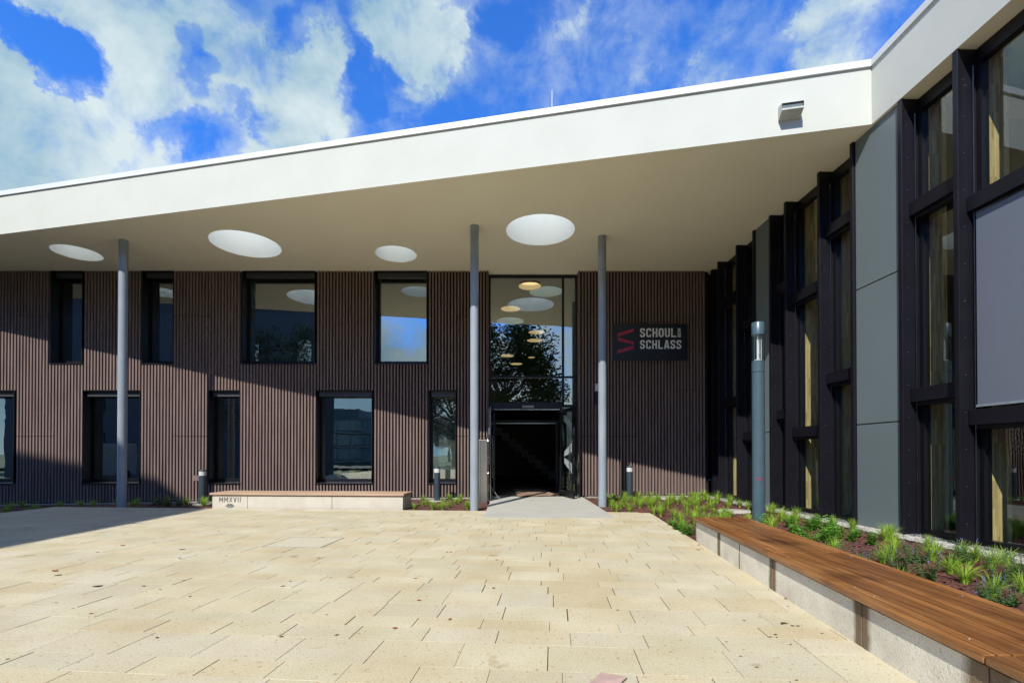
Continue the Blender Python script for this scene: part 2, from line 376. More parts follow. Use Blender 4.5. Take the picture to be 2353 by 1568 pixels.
# loose chips of bark
m = MB(); r3 = random.Random(5)
CH = [mat('bark_chip', (.28, .088, .058), .9, c2=(.09, .034, .024), nscale=5)]
cnt = 0
while cnt < 15000:
    if r3.random() < .72: x = r3.uniform(2.6, 6.7); y = r3.triangular(2.5, 16.2, 6)
    else: x = r3.uniform(-17, 6.6); y = r3.uniform(12.7, 16.2)
    if not inbed(x, y): continue
    if x < -13.1 and y < 9: continue
    cnt += 1
    a = r3.uniform(0, 3.14); l = r3.uniform(.012, .034); w_ = r3.uniform(.005, .012)
    d = Vector((math.cos(a), math.sin(a), r3.uniform(-.5, .5))); e = Vector((-math.sin(a), math.cos(a), r3.uniform(-.6, .6)))
    c = Vector((x, y, mz(x, y) + .006)); h = Vector((0, 0, .004))
    m.quad(c - d * l - e * w_, c + d * l - e * w_ * .6, c + d * l * .8 + e * w_, c - d * l * .9 + e * w_ + h)
tag(m.build('bark_chips', CH[0]), kind='stuff')

# gravel margins
m = MB()
for i in range(60):
    x0 = -20 + i * .45; x1 = x0 + .45
    if x1 > 6.65: x1 = 6.65
    if x0 >= 6.65: break
    if (x0 + x1) / 2 > -.9 and (x0 + x1) / 2 < 2.35: continue
    z0, z1 = zwall(x0) + .004, zwall(x1) + .004
    m.hexa([(x0, 16.2, z0 - .1), (x1, 16.2, z1 - .1), (x1, 16.6, z1 - .1), (x0, 16.6, z0 - .1), (x0, 16.2, z0), (x1, 16.2, z1), (x1, 16.6, z1), (x0, 16.6, z0)])
WXo = lambda y, o=0: 6.963 - .022 * y + o
m.hexa([(WXo(-4) - .33, -4, 0), (WXo(-4) + .4, -4, 0), (WXo(16.2) + .4, 16.2, 0), (WXo(16.2) - .33, 16.2, 0), (WXo(-4) - .33, -4, .115), (WXo(-4) + .4, -4, .115), (WXo(16.2) + .4, 16.2, .115), (WXo(16.2) - .33, 16.2, .115)])
tag(m.build('gravel_strip', GRAVEL), kind='structure')
m = MB()
def pebble(x, y, z, r):
    i = len(m.v); a = r3.uniform(0, 6.28)
    for k in range(5): m.v.append((x + r * math.cos(a + k * 1.257) * r3.uniform(.7, 1.1), y + r * math.sin(a + k * 1.257) * r3.uniform(.7, 1.1), z + r3.uniform(-.002, .003)))
    m.v.append((x + r3.uniform(-.3, .3) * r, y + r3.uniform(-.3, .3) * r, z + r * .6))
    for k in range(5): m.f.append((i + k, i + (k + 1) % 5, i + 5))
for _ in range(6500):
    y = r3.triangular(3.5, 16.2, 7); pebble(WXo(y) + r3.uniform(-.36, .36), y, .117, r3.uniform(.010, .022))
for _ in range(1800):
    x = r3.uniform(-17, 6.6)
    if -.9 < x < 2.4: continue
    pebble(x, r3.uniform(16.17, 16.5), zwall(x) + .006, r3.uniform(.012, .024))
tag(m.build('pebbles', PEB), kind='stuff')

# ------------------------------------------------------------------ school building
B = thing('school_building', 'two storey school with brown ribbed cladding, white canopy and glazed side wing', 'school', (0, 16.5, 0))
def bp_(mb, name, material, parent=B, **k):
    return mb.build(name, material, parent, world=(parent is B), **k)
# windows on the entrance wall: x0, x1, z0, z1
ZU0, ZU1, ZL0, ZL1 = 4.58, ZS, .544, 3.668
UW = [(-15.568, -14.479), (-12.484, -11.412), (-9.099, -6.639), (-4.648, -2.864)]
LW = [(-18.446, -16.749), (-14.46, -12.514), (-10.205, -9.143), (-6.611, -4.704), (-2.813, -1.885)]
HOLES = [(a, b, ZU0, ZU1 + 1) for a, b in UW] + [(a, b, ZL0, ZL1) for a, b in LW]
DOORX = (-.816, 2.259)
m = MB()
for a, b, c, d in rects(-20.5, 6.64, -.3, ZS - .003, HOLES + [(DOORX[0], DOORX[1], -1, 9)]): m.box(a, b, 16.599, 16.80, c, d)
bp_(m, 'wall', GROOVE)
m = MB(); PIT = .1075
JO = [(-16.669, -15.553, 6.18), (-11.398, -10.2, 6.18), (-1.839, -.816, 6.18), (2.27, 4.156, 6.18), (4.174, 5.422, 4.589), (5.46, 6.613, 3.659),
      (-16.69, -15.4, 2.119), (-11.41, -10.206, 2.119), (-1.85, -.816, 2.119), (2.27, 4.2, 2.119)]
i0 = int(-20.4 / PIT)
for i in range(i0, 62):
    x = i * PIT + .02
    if x > 6.56: break
    if DOORX[0] - .02 < x < DOORX[1] + .02: continue
    cuts = [(h[2], h[3]) for h in HOLES if h[0] - .02 < x < h[1] + .02] + [(j[2] - .008, j[2] + .008) for j in JO if j[0] - .03 < x < j[1] + .03]
    segs = [(zwall(x) + .035, ZS - .002)]
    for c0, c1 in cuts:
        ns = []
        for s0, s1 in segs:
            if c1 <= s0 or c0 >= s1: ns.append((s0, s1)); continue
            if c0 > s0: ns.append((s0, c0))
            if c1 < s1: ns.append((c1, s1))
        segs = ns
    for s0, s1 in segs:
        m.prism([(x - .026, 16.5), (x + .026, 16.5), (x + .030, 16.60), (x - .030, 16.60)], s0, s1)
bp_(m, 'cladding', CLAD)
# small service plate on the cladding near the bollard
m = MB(); m.box(-11.42 + .71, -11.42 + .95, 16.485, 16.5, .62, .80)
bp_(m, 'cover_plate', CLAD)
# reveals of the entrance recess
m = MB(); m.box(-.86, -.80, 16.5, 17.0, .03, ZS - .002); m.box(2.245, 2.30, 16.5, 17.0, .05, ZS - .002)
for xx in (-.86,): m.box(xx, xx + .03, 16.47, 16.5, .03, ZS - .002)
bp_(m, 'entrance_reveal', CLAD)

def window(a, b, z0, z1, blind=False):
    F = MB(); y0, y1 = 16.488, 17.0
    top = z1 if z1 < ZS else ZS - .004
    t_ = .022
    F.box(a, a + t_, y0, y1, z0, top); F.box(b - t_, b, y0, y1, z0, top)      # reveal lining
    F.box(a + t_, b - t_, y0, y1, top - t_, top)
    # frame around the glass
    f = .055; gy = 16.90
    F.box(a + t_, a + t_ + .02 + f, gy - .03, gy + .07, z0 + .03, top - t_); F.box(b - t_ - .015, b - t_, gy - .03, gy + .07, z0 + .03, top - t_)
    F.box(a + t_ + .02 + f, b - t_ - .015, gy - .03, gy + .07, z0 + .03, z0 + .13)
    F.box(a + t_ + .02 + f, b - t_ - .015, gy - .03, gy + .07, top - t_ - .05, top - t_)
    o = bp_(F, 'window', BLK)
    P = MB(); P.quad((a + t_ + .07, gy, z0 + .12), (b - t_ - .01, gy, z0 + .12), (b - t_ - .01, gy, top - .06), (a + t_ + .07, gy, top - .06)); P.build('pane', GL, o)
    S = MB(); S.hexa([(a - .01, 16.47, z0 - .035), (b + .01, 16.47, z0 - .035), (b + .01, gy - .03, z0 - .01), (a - .01, gy - .03, z0 - .01), (a - .01, 16.47, z0 - .005), (b + .01, 16.47, z0 - .005), (b + .01, gy - .03, z0 + .03), (a - .01, gy - .03, z0 + .03)])
    S.build('sill', BLK, o)
    X = MB(); X.box(a + t_ + .06, b - t_ - .01, 16.60, 16.72, top - .20, top - t_ - .005); X.build('blind_box', mat('blind_box_metal', (.05, .05, .055), .5), o)
    return o
for a, b in UW: window(a, b, ZU0, ZS + .1)
for a, b in LW: window(a, b, ZL0, ZL1)

# ---- roof: soffit with round skylight openings, fascia and coping
FE = lambda x: 9.166 + .2174 * (6.73 - x)
XR0, YB = -24.0, 36.0
C0 = (6.757, 9.160)
roofpoly = [(XR0, FE(XR0)), C0, (WXo(-5), -5.0), (19, -5.0), (19, YB), (XR0, YB)]
SKY = [(-13.388, 15.046, .63), (-7.865, 14.45, .955), (-3.589, 15.144, .63), (.784, 13.546, .95), (1.30, 18.65, .63), (-.08, 22.75, .63)]
def sheet(z, up, part=None):
    pts = [Vector(p) for p in roofpoly]; edges = [(i, (i + 1) % len(pts)) for i in range(len(pts))]
    pts += [Vector((XR0, 16.85)), Vector((19, 16.85))]; edges.append((len(pts) - 2, len(pts) - 1))
    for cx, cy, r in SKY:
        i = len(pts); n = 64
        pts += [Vector((cx + r * math.cos(2 * math.pi * k / n), cy + r * math.sin(2 * math.pi * k / n))) for k in range(n)]
        edges += [(i + k, i + (k + 1) % n) for k in range(n)]
    v_, e_, f_, *_ = delaunay_2d_cdt(pts, edges, [], 1, 1e-5)
    mb = MB(); mb.v = [(p.x, p.y, z) for p in v_]
    for f in f_:
        c = sum((v_[k] for k in f), Vector((0, 0))) / len(f)
        if any((c.x - cx) ** 2 + (c.y - cy) ** 2 < (r * .999) ** 2 for cx, cy, r in SKY): continue
        if part and (part == 'in') != (c.y > 16.85): continue
        mb.f.append(tuple(f) if up else tuple(reversed(f)))
    return mb
ro = bp_(sheet(8.72, True), 'roof', mat('roof_membrane', (.35, .35, .34), .9))
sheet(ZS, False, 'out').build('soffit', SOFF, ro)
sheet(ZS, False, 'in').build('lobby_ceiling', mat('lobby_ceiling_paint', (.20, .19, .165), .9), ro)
m = MB()
m.quad((XR0, FE(XR0), ZS), (*C0, ZS), (*C0, 8.80), (XR0, FE(XR0), 8.80))
m.quad((*C0, ZS), (WXo(-5), -5, ZS), (WXo(-5), -5, 8.80), (*C0, 8.80))
m.build('fascia', RENDER, ro)
# coping: a shallow angle standing 35 mm proud
def coping(mb, p, q, n, t0, z0=8.775, z1=8.905, cap0=(0, 0), cap1=(0, 0)):
    a = Vector((*p, 0)); b_ = Vector((*q, 0)); n = Vector((*n, 0)).normalized()
    A, Bq = a + Vector((*cap0, 0)), b_ + Vector((*cap1, 0)); I0, I1 = a - n * .40, b_ - n * .40
    z = Vector((0, 0, 1))
    mb.quad(A + z * z0, Bq + z * z0, Bq + z * z1, A + z * z1); mb.quad(A + z * z1, Bq + z * z1, I1 + z * (z1 + .01), I0 + z * (z1 + .01)); mb.quad(a + z * z0, b_ + z * z0, Bq + z * z0, A + z * z0)
    mb.quad(I0 + z * (z1 + .01), I1 + z * (z1 + .01), I1 + z * 8.70, I0 + z * 8.70)
m = MB(); ov = .035
nF = Vector((-.2125, -.977)); nW = Vector((-1, -.022))
cc = nF * ov + nW * ov * .8
coping(m, (XR0, FE(XR0)), C0, nF, 0, cap0=tuple(nF * ov), cap1=tuple(cc)); coping(m, C0, (WXo(-5), -5), nW, 0, cap0=tuple(cc), cap1=tuple(nW * ov))
m.build('coping', COPE, ro)
m = MB()
for xs_ in (5.9, 2.9, -.1, -3.1, -6.1, -9.1, -12.1):
    c_p = Vector((xs_, FE(xs_))) + nF.normalized() * (ov + .001); t_v = Vector((.977, -.2125)) * .004; n_v = nF.normalized() * .001
    m.hexa([(*(c_p - t_v), 8.777), (*(c_p + t_v), 8.777), (*(c_p + t_v - n_v * 5), 8.777), (*(c_p - t_v - n_v * 5), 8.777), (*(c_p - t_v), 8.903), (*(c_p + t_v), 8.903), (*(c_p + t_v - n_v * 5), 8.903), (*(c_p - t_v - n_v * 5), 8.903)])
m.build('seam', mat('seam_grey', (.35, .36, .36), .6), ro)
# skylight shafts with a milky dome
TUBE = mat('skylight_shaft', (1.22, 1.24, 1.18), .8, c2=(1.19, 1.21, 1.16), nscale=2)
DOME = bpy.data.materials.new('milky_dome'); DOME.use_nodes = True
dt = DOME.node_tree; dt.nodes.clear(); do = dt.nodes.new('ShaderNodeOutputMaterial'); dl = dt.nodes.new('ShaderNodeBsdfTranslucent'); dl.inputs[0].default_value = (.98, .99, .95, 1)
dt.links.new(dl.outputs[0], do.inputs[0])
for k, (cx, cy, r) in enumerate(SKY):
    m = MB(); n = 64
    m.lathe(cx, cy, [(r, ZS), (r, 9.05)], n, caps=False)
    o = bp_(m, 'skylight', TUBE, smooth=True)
    d = MB(); d.lathe(cx, cy, [(r + .04, 9.04), (r + .03, 9.10), (r * .85, 9.22), (r * .5, 9.32), (.02, 9.35)], 40, caps=False); d.build('dome', DOME, o, smooth=True)

# ---- columns under the canopy
for cx, cy, zb in ((-11.249, 14.155, -.1), (-1.017, 13.261, -.05), (2.563, 13.90, -.05)):
    m = MB(); m.lathe(cx, cy, [(.116, zb), (.116, ZS - .001)], 40, caps=False); bp_(m, 'column', STEEL, smooth=True)

# ---- entrance glazing
YG = 16.9
m = MB()
def fr(x0, x1, z0, z1, d=.08): m.box(x0, x1, YG - d / 2, YG + d / 2, z0, z1)
fr(-.80, -.735, .09, ZS - .01); fr(2.18, 2.245, .09, ZS - .01); fr(1.72, 1.80, 3.30, ZS - .01); fr(1.63, 1.72, .09, 3.30)
fr(-.735, 1.72, ZS - .10, ZS - .01); fr(1.80, 2.18, ZS - .10, ZS - .01)
fr(-.735, 1.72, 4.14, 4.20, .10); fr(1.80, 2.18, 4.14, 4.20, .10)
fr(-.735, 1.72, 3.06, 3.30, .12); fr(1.80, 2.18, 3.14, 3.22, .10); fr(1.72, 2.18, .09, .17)
eg = bp_(m, 'entrance_glazing', BLK)
for x0, x1, z0, z1 in ((-.735, 1.72, 4.20, ZS - .10), (1.80, 2.18, 4.20, ZS - .10), (-.735, 1.72, 3.30, 4.14), (1.80, 2.18, 3.22, 4.14), (1.72, 2.18, .17, 3.14)):
    m = MB(); m.quad((x0, YG + .01, z0), (x1, YG + .01, z0), (x1, YG + .01, z1), (x0, YG + .01, z1)); m.build('pane', GL if z0 > 3 else GLD, eg)
m = MB(); m.box(.35, .75, YG - .16, YG - .06, 3.10, 3.18); m.build('door_sensor', mat('sensor_case', (.32, .3, .26), .4), eg)
m = MB(); m.box(-.735, 1.63, YG - .10, YG - .06, 3.03, 3.06); m.build('door_rail', CHROME, eg)
# open leaves, hinged at the jambs and standing out into the forecourt
def leaf(name, hx, fx, fy, lbl, chev):
    hy = 16.86; d = Vector((fx - hx, fy - hy)); L = d.length; ang = math.atan2(d.y, d.x)
    o = thing(name, None, None); del_ = None
    m = MB(); T = .03; zb, zt = .115, 3.03
    m.box(0, .10, -T, T, zb, zt); m.box(L - .10, L, -T, T, zb, zt); m.box(.10, L - .10, -T, T, zb, zb + .20); m.box(.10, L - .10, -T, T, zt - .12, zt)
    bpy.data.objects.remove(o)
    f = m.build('door', BLK, B, bevel=.003); f.location = Vector((hx, hy, 0)) - B.location; f.rotation_euler.z = ang; f['label'] = lbl
    m = MB(); m.quad((.10, 0, zb + .2), (L - .10, 0, zb + .2), (L - .10, 0, zt - .12), (.10, 0, zt - .12)); m.build('pane', GLD, f)
    for s in (-1, 1):
        if s * chev < 0 and chev: pass
        m = MB(); m.tube([(L - .16, s * .09, .75), (L - .16, s * .09, 2.1)], .016, 10); m.tube([(L - .16, s * .03, .9), (L - .16, s * .09, .9)], .01); m.tube([(L - .16, s * .03, 1.95), (L - .16, s * .09, 1.95)], .01)
        if s * chev <= 0: m.build('handle', CHROME, f)
    m = MB()
    for zz_ in (.45, 1.3, 2.25): m.box(L + .001, L + .008, -.02, .02, zz_ - .11, zz_ + .11)
    m.build('lock_plate', CHROME, f)
    m = MB(); m.box(-.02, .30, -.05 - .03, -.032, 2.93, 3.0) if chev >= 0 else m.box(-.02, .30, .032, .08, 2.93, 3.0); m.build('closer', CHROME, f)
    if not chev:
        m = MB(); m.tube([(L + .03, .05, .06), (L + .03, .05, 3.04)], .017, 10); m.build('pull_bar', CHROME, f)
    if chev:
        m = MB(); xl, xr = .42, L - .10
        for q4 in ([(xl, 1.44), (xr, 1.60), (xr, 1.92), (xl, 1.60)], [(xl, 1.22), (xr, .86), (xr, 1.20), (xl, 1.40)], [(xl, 2.62), (xr, 2.20), (xr, 2.50), (xl, 2.86)]):
            m.quad(*[(a_, -.006, c_) for a_, c_ in q4]); m.quad(*[(a_, .006, c_) for a_, c_ in reversed(q4)])
        m.build('glass_sticker', mat('frosted_film', (.42, .47, .46), .6), f)
    return f
leaf('door', -.60, -.735, 15.72, 'open left door leaf seen edge on', 0)
leaf('door', 1.64, 1.985, 15.72, 'open right door leaf with grey chevron stickers', 1)

# ---- interior of the lobby and rooms
m = MB()
m.box(-2.6, 5.9, 16.82, 34.0, -.05, .085)                                  # lobby floor
bp_(m, 'floor', INFLOOR)
m = MB()
m.box(-2.75, -2.6, 17.1, 34, .085, ZS); m.box(5.9, 6.05, 17.1, 34, .085, ZS); m.box(-2.6, 5.9, 34, 34.2, .085, ZS)
m.box(-2.6, -.82, 17.02, 17.1, .085, ZS); m.box(2.30, 5.9, 17.02, 17.1, .085, ZS)
m.box(-1.9, -1.2, 22, 34, .085, 7.2)
lob = bp_(m, 'interior_wall', INWALL)
m = MB(); m.box(-2.6, 5.9, 23.0, 34, 3.72, 3.98); m.build('gallery', INDARK, lob)
m = MB()
for z in (4.4, 4.68, 4.98): m.box(-2.6, 5.9, 23.0, 23.03, z, z + .03)
for k in range(9): m.box(-2.4 + k, -2.36 + k, 23.0, 23.03, 3.98, 5.0)
m.build('railing', BLK, lob)
m = MB()
m.box(-1.2, -1.1, 19.4, 19.5, .085, 2.75); m.box(1.72, 1.82, 19.4, 19.5, .085, 2.75); m.box(-2.6, 5.9, 19.4, 19.5, 2.75, 2.86); m.box(2.9, 3.0, 19.4, 19.5, .085, 2.75)
m.build('inner_door_frame', BLK, lob)
m = MB(); m.box(-1.1, 1.72, 19.36, 19.40, 2.72, 2.745); m.build('inner_door_rail', CHROME, lob)
m = MB()
n = 14
for k in range(n):
    x0 = -1.6 + k * .29; z0 = 3.4 - k * .24; m.box(x0, x0 + .30, 21.5, 22.6, z0 - .34, z0)
st_ = m.build('staircase', mat('stair_concrete', (.06, .058, .052), .8), lob)
# class rooms behind the windows
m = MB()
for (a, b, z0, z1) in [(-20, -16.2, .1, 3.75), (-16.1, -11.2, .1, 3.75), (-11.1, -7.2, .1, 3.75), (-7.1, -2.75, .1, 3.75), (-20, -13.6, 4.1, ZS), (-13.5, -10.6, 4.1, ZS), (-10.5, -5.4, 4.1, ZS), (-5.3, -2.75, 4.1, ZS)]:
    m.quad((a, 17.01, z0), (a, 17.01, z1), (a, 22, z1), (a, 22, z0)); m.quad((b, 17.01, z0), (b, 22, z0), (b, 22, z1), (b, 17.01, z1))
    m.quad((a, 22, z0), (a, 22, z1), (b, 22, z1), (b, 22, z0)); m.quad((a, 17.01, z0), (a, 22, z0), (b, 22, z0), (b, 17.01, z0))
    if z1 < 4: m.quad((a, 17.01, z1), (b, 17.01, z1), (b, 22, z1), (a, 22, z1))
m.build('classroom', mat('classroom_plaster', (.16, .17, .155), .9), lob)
m = MB()
for x, y in ((-.0, 16.806),):
    for a, b, c, d in rects(-20.5, -.8, -.3, ZS - .003, HOLES): m.box(a, b, 16.81, 17.005, c, d)
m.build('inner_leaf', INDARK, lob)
m = MB(); m.box(-20.5, 19, 35.5, 35.9, -.3, ZS - .01); m.box(18.6, 18.9, -5, 35.5, -.3, ZS - .01); m.box(-20.6, -20.5, 16.8, 35.5, -.3, ZS - .01)
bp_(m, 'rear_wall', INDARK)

# ---- side wing: fins, panels, windows
FINY = [15.697, 14.457, 13.49, 12.651, 11.971, 10.697, 9.682, 8.50, 7.451, 6.10, 5.0, 3.9, 2.8, 1.7, .6, -.5]
TH = .075; OG = .33           # fin thickness, depth to the glass
ZB = .128
def wbox(mb, o0, o1, y0, y1, z0, z1):
    mb.hexa([(WXo(y0, o0), y0, z0), (WXo(y0, o1), y0, z0), (WXo(y1, o1), y1, z0), (WXo(y1, o0), y1, z0), (WXo(y0, o0), y0, z1), (WXo(y0, o1), y0, z1), (WXo(y1, o1), y1, z1), (WXo(y1, o0), y1, z1)])
WOODM = mat('glulam', (.90, .75, .42), .55, c2=(.66, .52, .26), nscale=2.2, mix=(.3, .7), stretch=(9, 9, .7), bump=.1)
t = WOODM.node_tree; b = t.nodes['Principled BSDF']     # short finger-jointed lamellas
co = t.nodes.new('ShaderNodeTexCoord'); mp = tn('ShaderNodeMapping'); mp.inputs['Rotation'].default_value = (0, R(90), 0)
sp = tn('ShaderNodeSeparateXYZ'); t.links.new(co.outputs['Object'], sp.inputs[0]); cb = tn('ShaderNodeCombineXYZ')
t.links.new(sp.outputs[2], cb.inputs[0]); t.links.new(sp.outputs[0], cb.inputs[1])
bk = tn('ShaderNodeTexBrick'); t.links.new(cb.outputs[0], bk.inputs['Vector']); bk.inputs['Scale'].default_value = 1; bk.inputs['Brick Width'].default_value = .42; bk.inputs['Row Height'].default_value = .036
bk.inputs['Mortar Size'].default_value = .0006; bk.inputs['Color1'].default_value = (1.12, 1.1, 1.05, 1); bk.inputs['Color2'].default_value = (.66, .60, .52, 1); bk.inputs['Mortar'].default_value = (.45, .4, .3, 1); bk.offset = .37
x = tn('ShaderNodeMixRGB', blend_type='MULTIPLY'); x.inputs[0].default_value = 1
prev = b.inputs['Base Color'].links[0].from_socket; t.links.new(prev, x.inputs[1]); t.links.new(bk.outputs[0], x.inputs[2]); t.links.new(x.outputs[0], b.inputs['Base Color'])

BAYS = [(16.5, 15.697, (5.40, 2.16)), (15.697, 14.457, (6.48, 3.27)), (14.457, 13.49, (5.40, 2.16)), (13.49, 12.651, 'P'), (12.651, 11.971, (5.87, 2.64)), (11.971, 10.697, (5.40, 2.16)),
        (10.697, 9.682, (6.48, 3.27)), (9.682, 8.50, 'P'), (8.50, 7.451, (5.87, 2.64)), (7.451, 6.10, (5.42, 2.18)), (6.10, 5.0, (6.48, 3.27)), (5.0, 3.9, 'P'), (3.9, 2.8, (5.87, 2.64)), (2.8, 1.7, (5.40, 2.16)), (1.7, .6, (6.48, 3.27)), (.6, -.5, 'P')]
m = MB(); wbox(m, .10, OG + .12, 16.36, 16.5, ZB, ZS - .002)
bp_(m, 'corner_post', FIN)
for k, y in enumerate(FINY):
    m = MB(); nearpanel = any(bb[2] == 'P' and abs(bb[0] - y) < .01 for bb in BAYS)
    wbox(m, 0, OG + .02, y, y + TH, ZB - .02, ZS - .004)
    wbox(m, .001, .04, y - .012, y, ZB - .02, ZS - .006)
    f = bp_(m, 'facade_fin', FIN, bevel=.004)
    m = MB(); z = .45
    while z < 7.5:
        c = (WXo(y, .10), y - .001, z)
        m.lathe(c[0], c[1], [(.006, z - .006), (.008, z), (.006, z + .006)], 6); z += .565
    m.build('rivets', mat('rivet_metal', (.20, .21, .25), .35, .8), f)
    if not nearpanel:
        m = MB(); m.tube([(WXo(y, .205), y - .05, ZB + .05), (WXo(y, .205), y - .05, 7.4)], .0055, 6); m.build('guide_cable', CHROME, f)
        tp = MB(); wbox(tp, OG + .13, OG + .44, y - .02, y + .14, ZB, ZS - .01); bp_(tp, 'timber_post', WOODM)
for y1, y0, ty in BAYS:
    y1a = y1
    if ty == 'P':
        zj = (ZB, 2.087, 4.742, ZS - .004)
        for z0, z1 in zip(zj[:-1], zj[1:]):
            m = MB(); wbox(m, .052, .085, y0 + TH + .012, y1 - .014, z0 + (.011 if z0 > 1 else 0), z1 - (.011 if z1 < 7 else 0)); p = bp_(m, 'facade_panel', PANEL, bevel=.002)
            m = MB(); z = z0 + .12
            while z < z1 - .05:
                m.lathe(WXo(y1 - .05, .050), y1 - .05, [(.006, z - .007), (.009, z), (.006, z + .007)], 6); z += .52
            m.build('rivets', MATS['rivet_metal'], p)
        m = MB(); wbox(m, .09, .12, y0 + TH, y1, ZB, ZS - .01); bp_(m, 'panel_backing', BLK)
        continue
    ya, yb = y0 + TH, y1 - .012
    F = MB(); f = .06
    zt, zl = ty
    tr = [zl, zt]
    F0 = ZB
    wbox(F, OG - .03, OG + .09, ya, ya + f, ZB, ZS - .01); wbox(F, OG - .03, OG + .09, yb - f, yb, ZB, ZS - .01)
    wbox(F, OG - .03, OG + .09, ya + f, yb - f, ZB, ZB + .09); wbox(F, OG - .03, OG + .09, ya + f, yb - f, ZS - .22, ZS - .01)
    wo = bp_(F, 'wing_window', BLK)
    m = MB(); m.quad((WXo(ya + f, OG + .03), ya + f, ZB + .09), (WXo(yb - f, OG + .03), yb - f, ZB + .09), (WXo(yb - f, OG + .03), yb - f, ZS - .2), (WXo(ya + f, OG + .03), ya + f, ZS - .2))
    m.build('pane', GLW, wo)
    for z in tr:
        m = MB(); wbox(m, .13, OG + .07, ya, yb, z - .235, z); wbox(m, .20, OG + .0, ya + .02, yb - .02, z - .30, z - .236)
        m.build('transom', FIN, wo, bevel=.004)
    m = MB(); wbox(m, .05, OG + .1, ya, yb, ZB - .045, ZB - .004); m.build('sill', mat('sill_metal', (.16, .17, .18), .35, .6), wo)
    if abs(y1 - 7.451) < .01:
        m = MB(); wbox(m, .20, .206, ya, yb - .07, 2.25, 5.16)
        m.build('fabric_blind', mat('screen_fabric', (.17, .195, .24), .8, c2=(.155, .18, .225), nscale=1, stretch=(1, 1, .2)), wo)
        m = MB(); wbox(m, .185, .22, ya, yb - .06, 2.215, 2.25); m.build('blind_rail', mat('blind_rail_metal', (.33, .36, .40), .4), wo)
# closing of the wing above the fascia line is the soffit; room behind the glass
m = MB()
wbox(m, OG + .1, 11.5, -4.8, 16.5, -.05, .118)
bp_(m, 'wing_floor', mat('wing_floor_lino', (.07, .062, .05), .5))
m = MB()
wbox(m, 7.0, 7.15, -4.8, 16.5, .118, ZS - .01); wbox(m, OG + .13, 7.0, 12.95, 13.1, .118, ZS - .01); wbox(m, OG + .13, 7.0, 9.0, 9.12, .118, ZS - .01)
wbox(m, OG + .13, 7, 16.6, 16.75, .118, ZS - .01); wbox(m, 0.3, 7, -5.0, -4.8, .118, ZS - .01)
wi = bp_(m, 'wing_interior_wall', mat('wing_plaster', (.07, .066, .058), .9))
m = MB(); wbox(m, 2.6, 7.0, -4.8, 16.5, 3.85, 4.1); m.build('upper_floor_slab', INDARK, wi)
# stair net behind the glass
m = MB()
for y0_, y1_ in ((7.5, 8.2), (10.8, 11.4), (12.0, 12.6)):
    k = 0
    while k * .09 < (y1_ - y0_) + 2.6:
        for s in (1, -1):
            a0 = y0_ + k * .09 - 2.6
            pts = []
            for tt in (0, 2.6):
                pts.append((a0 + tt, 1.5 + tt if s > 0 else 4.1 - tt))
            (ya_, za_), (yb_, zb_) = pts
            if ya_ < y0_: f_ = (y0_ - ya_) / 2.6; za_ += (zb_ - za_) * f_; ya_ = y0_
            if yb_ > y1_: f_ = (y1_ - ya_) / max(1e-6, yb_ - ya_); zb_ = za_ + (zb_ - za_) * f_; yb_ = y1_
            if yb_ > ya_: m.tube([(WXo(ya_, 1.1), ya_, za_), (WXo(yb_, 1.1), yb_, zb_)], .0035, 4)
        k += 1
m.build('stair_net', mat('net_wire', (.3, .31, .31), .4, .6), wi)

# ------------------------------------------------------------------ pendant lamps and chairs inside
WARM = emis('warm_lamp', (1.0, .62, .28), .95)
LAMPS = [(1217, 656, 7.40), (1173, 708, 7.40), (1233, 762, 7.40), (1228, 781, 7.40), (1165, 816, 7.4), (1221, 820, 7.4), (1186, 835, 7.4)]
for k, (px, py, z) in enumerate(LAMPS):
    y = (z - 1.5) * 1126.7 / (1043.5 - py); x = (px - 1176) / 1126.7 * y; r = .42 if k != 5 else .22
    o = thing('pendant_lamp', ['round warm ceiling lamp nearest the top of the entrance glazing', 'second round warm lamp, left of the two pale skylights in the lobby', 'third round warm lamp in the lobby, below the skylights', 'dimmer round lamp right under the third lobby lamp', 'dim round lamp far back on the left of the lobby', 'smallest round lamp far back in the lobby', 'lowest and farthest round lamp in the lobby'][k], 'lamp', (x, y, z), 0, 'round lamps in the lobby')
    m = MB(); m.lathe(0, 0, [(r, 0), (r, .07), (r * .6, .10)], 32, caps=True); m.build('lamp_shade', mat('lamp_shell', (.25, .22, .18), .5), o, smooth=True)
    m = MB(); m.lathe(0, 0, [(r * .93, -.006), (r * .93, -.002)], 32); m.build('diffuser', WARM, o)
    m = MB(); m.lathe(0, 0, [(.05, .10), (.05, ZS - z - .003)], 12); m.build('stem', MATS['lamp_shell'], o)
YEL = mat('yellow_tube', (.62, .52, .03), .4); PLY = mat('chair_plywood', (.50, .33, .16), .5)
def chair(x, y, rz, lbl):
    o = thing('chair', lbl, 'chair', (x, y, .1), rz, 'classroom chairs behind the window')
    m = MB(); m.box(-.2, .2, -.2, .2, .44, .46); m.build('seat', PLY, o, bevel=.008)
    m = MB(); m.box(-.19, .19, .19, .21, .62, .86); m.build('backrest', PLY, o, bevel=.008)
    for s in (-1, 1):
        m = MB(); m.tube([(s * .2, -.18, 0), (s * .2, -.18, .43), (s * .2, .2, .43)], .013); m.build('leg', YEL, o)
        m = MB(); m.tube([(s * .2, .24, 0), (s * .2, .2, .43), (s * .2, .22, .87)], .013); m.build('leg', YEL, o)
chair(-6.25, 17.55, R(180), 'yellow framed classroom chair at the left end of the window table')
chair(-5.55, 17.55, R(180), 'yellow framed classroom chair in the middle of the window table')
chair(-4.85, 17.55, R(180), 'yellow framed classroom chair at the right end of the window table')
o = thing('table', 'pale classroom table behind the yellow chairs', 'table', (-5.5, 18.3, .1))
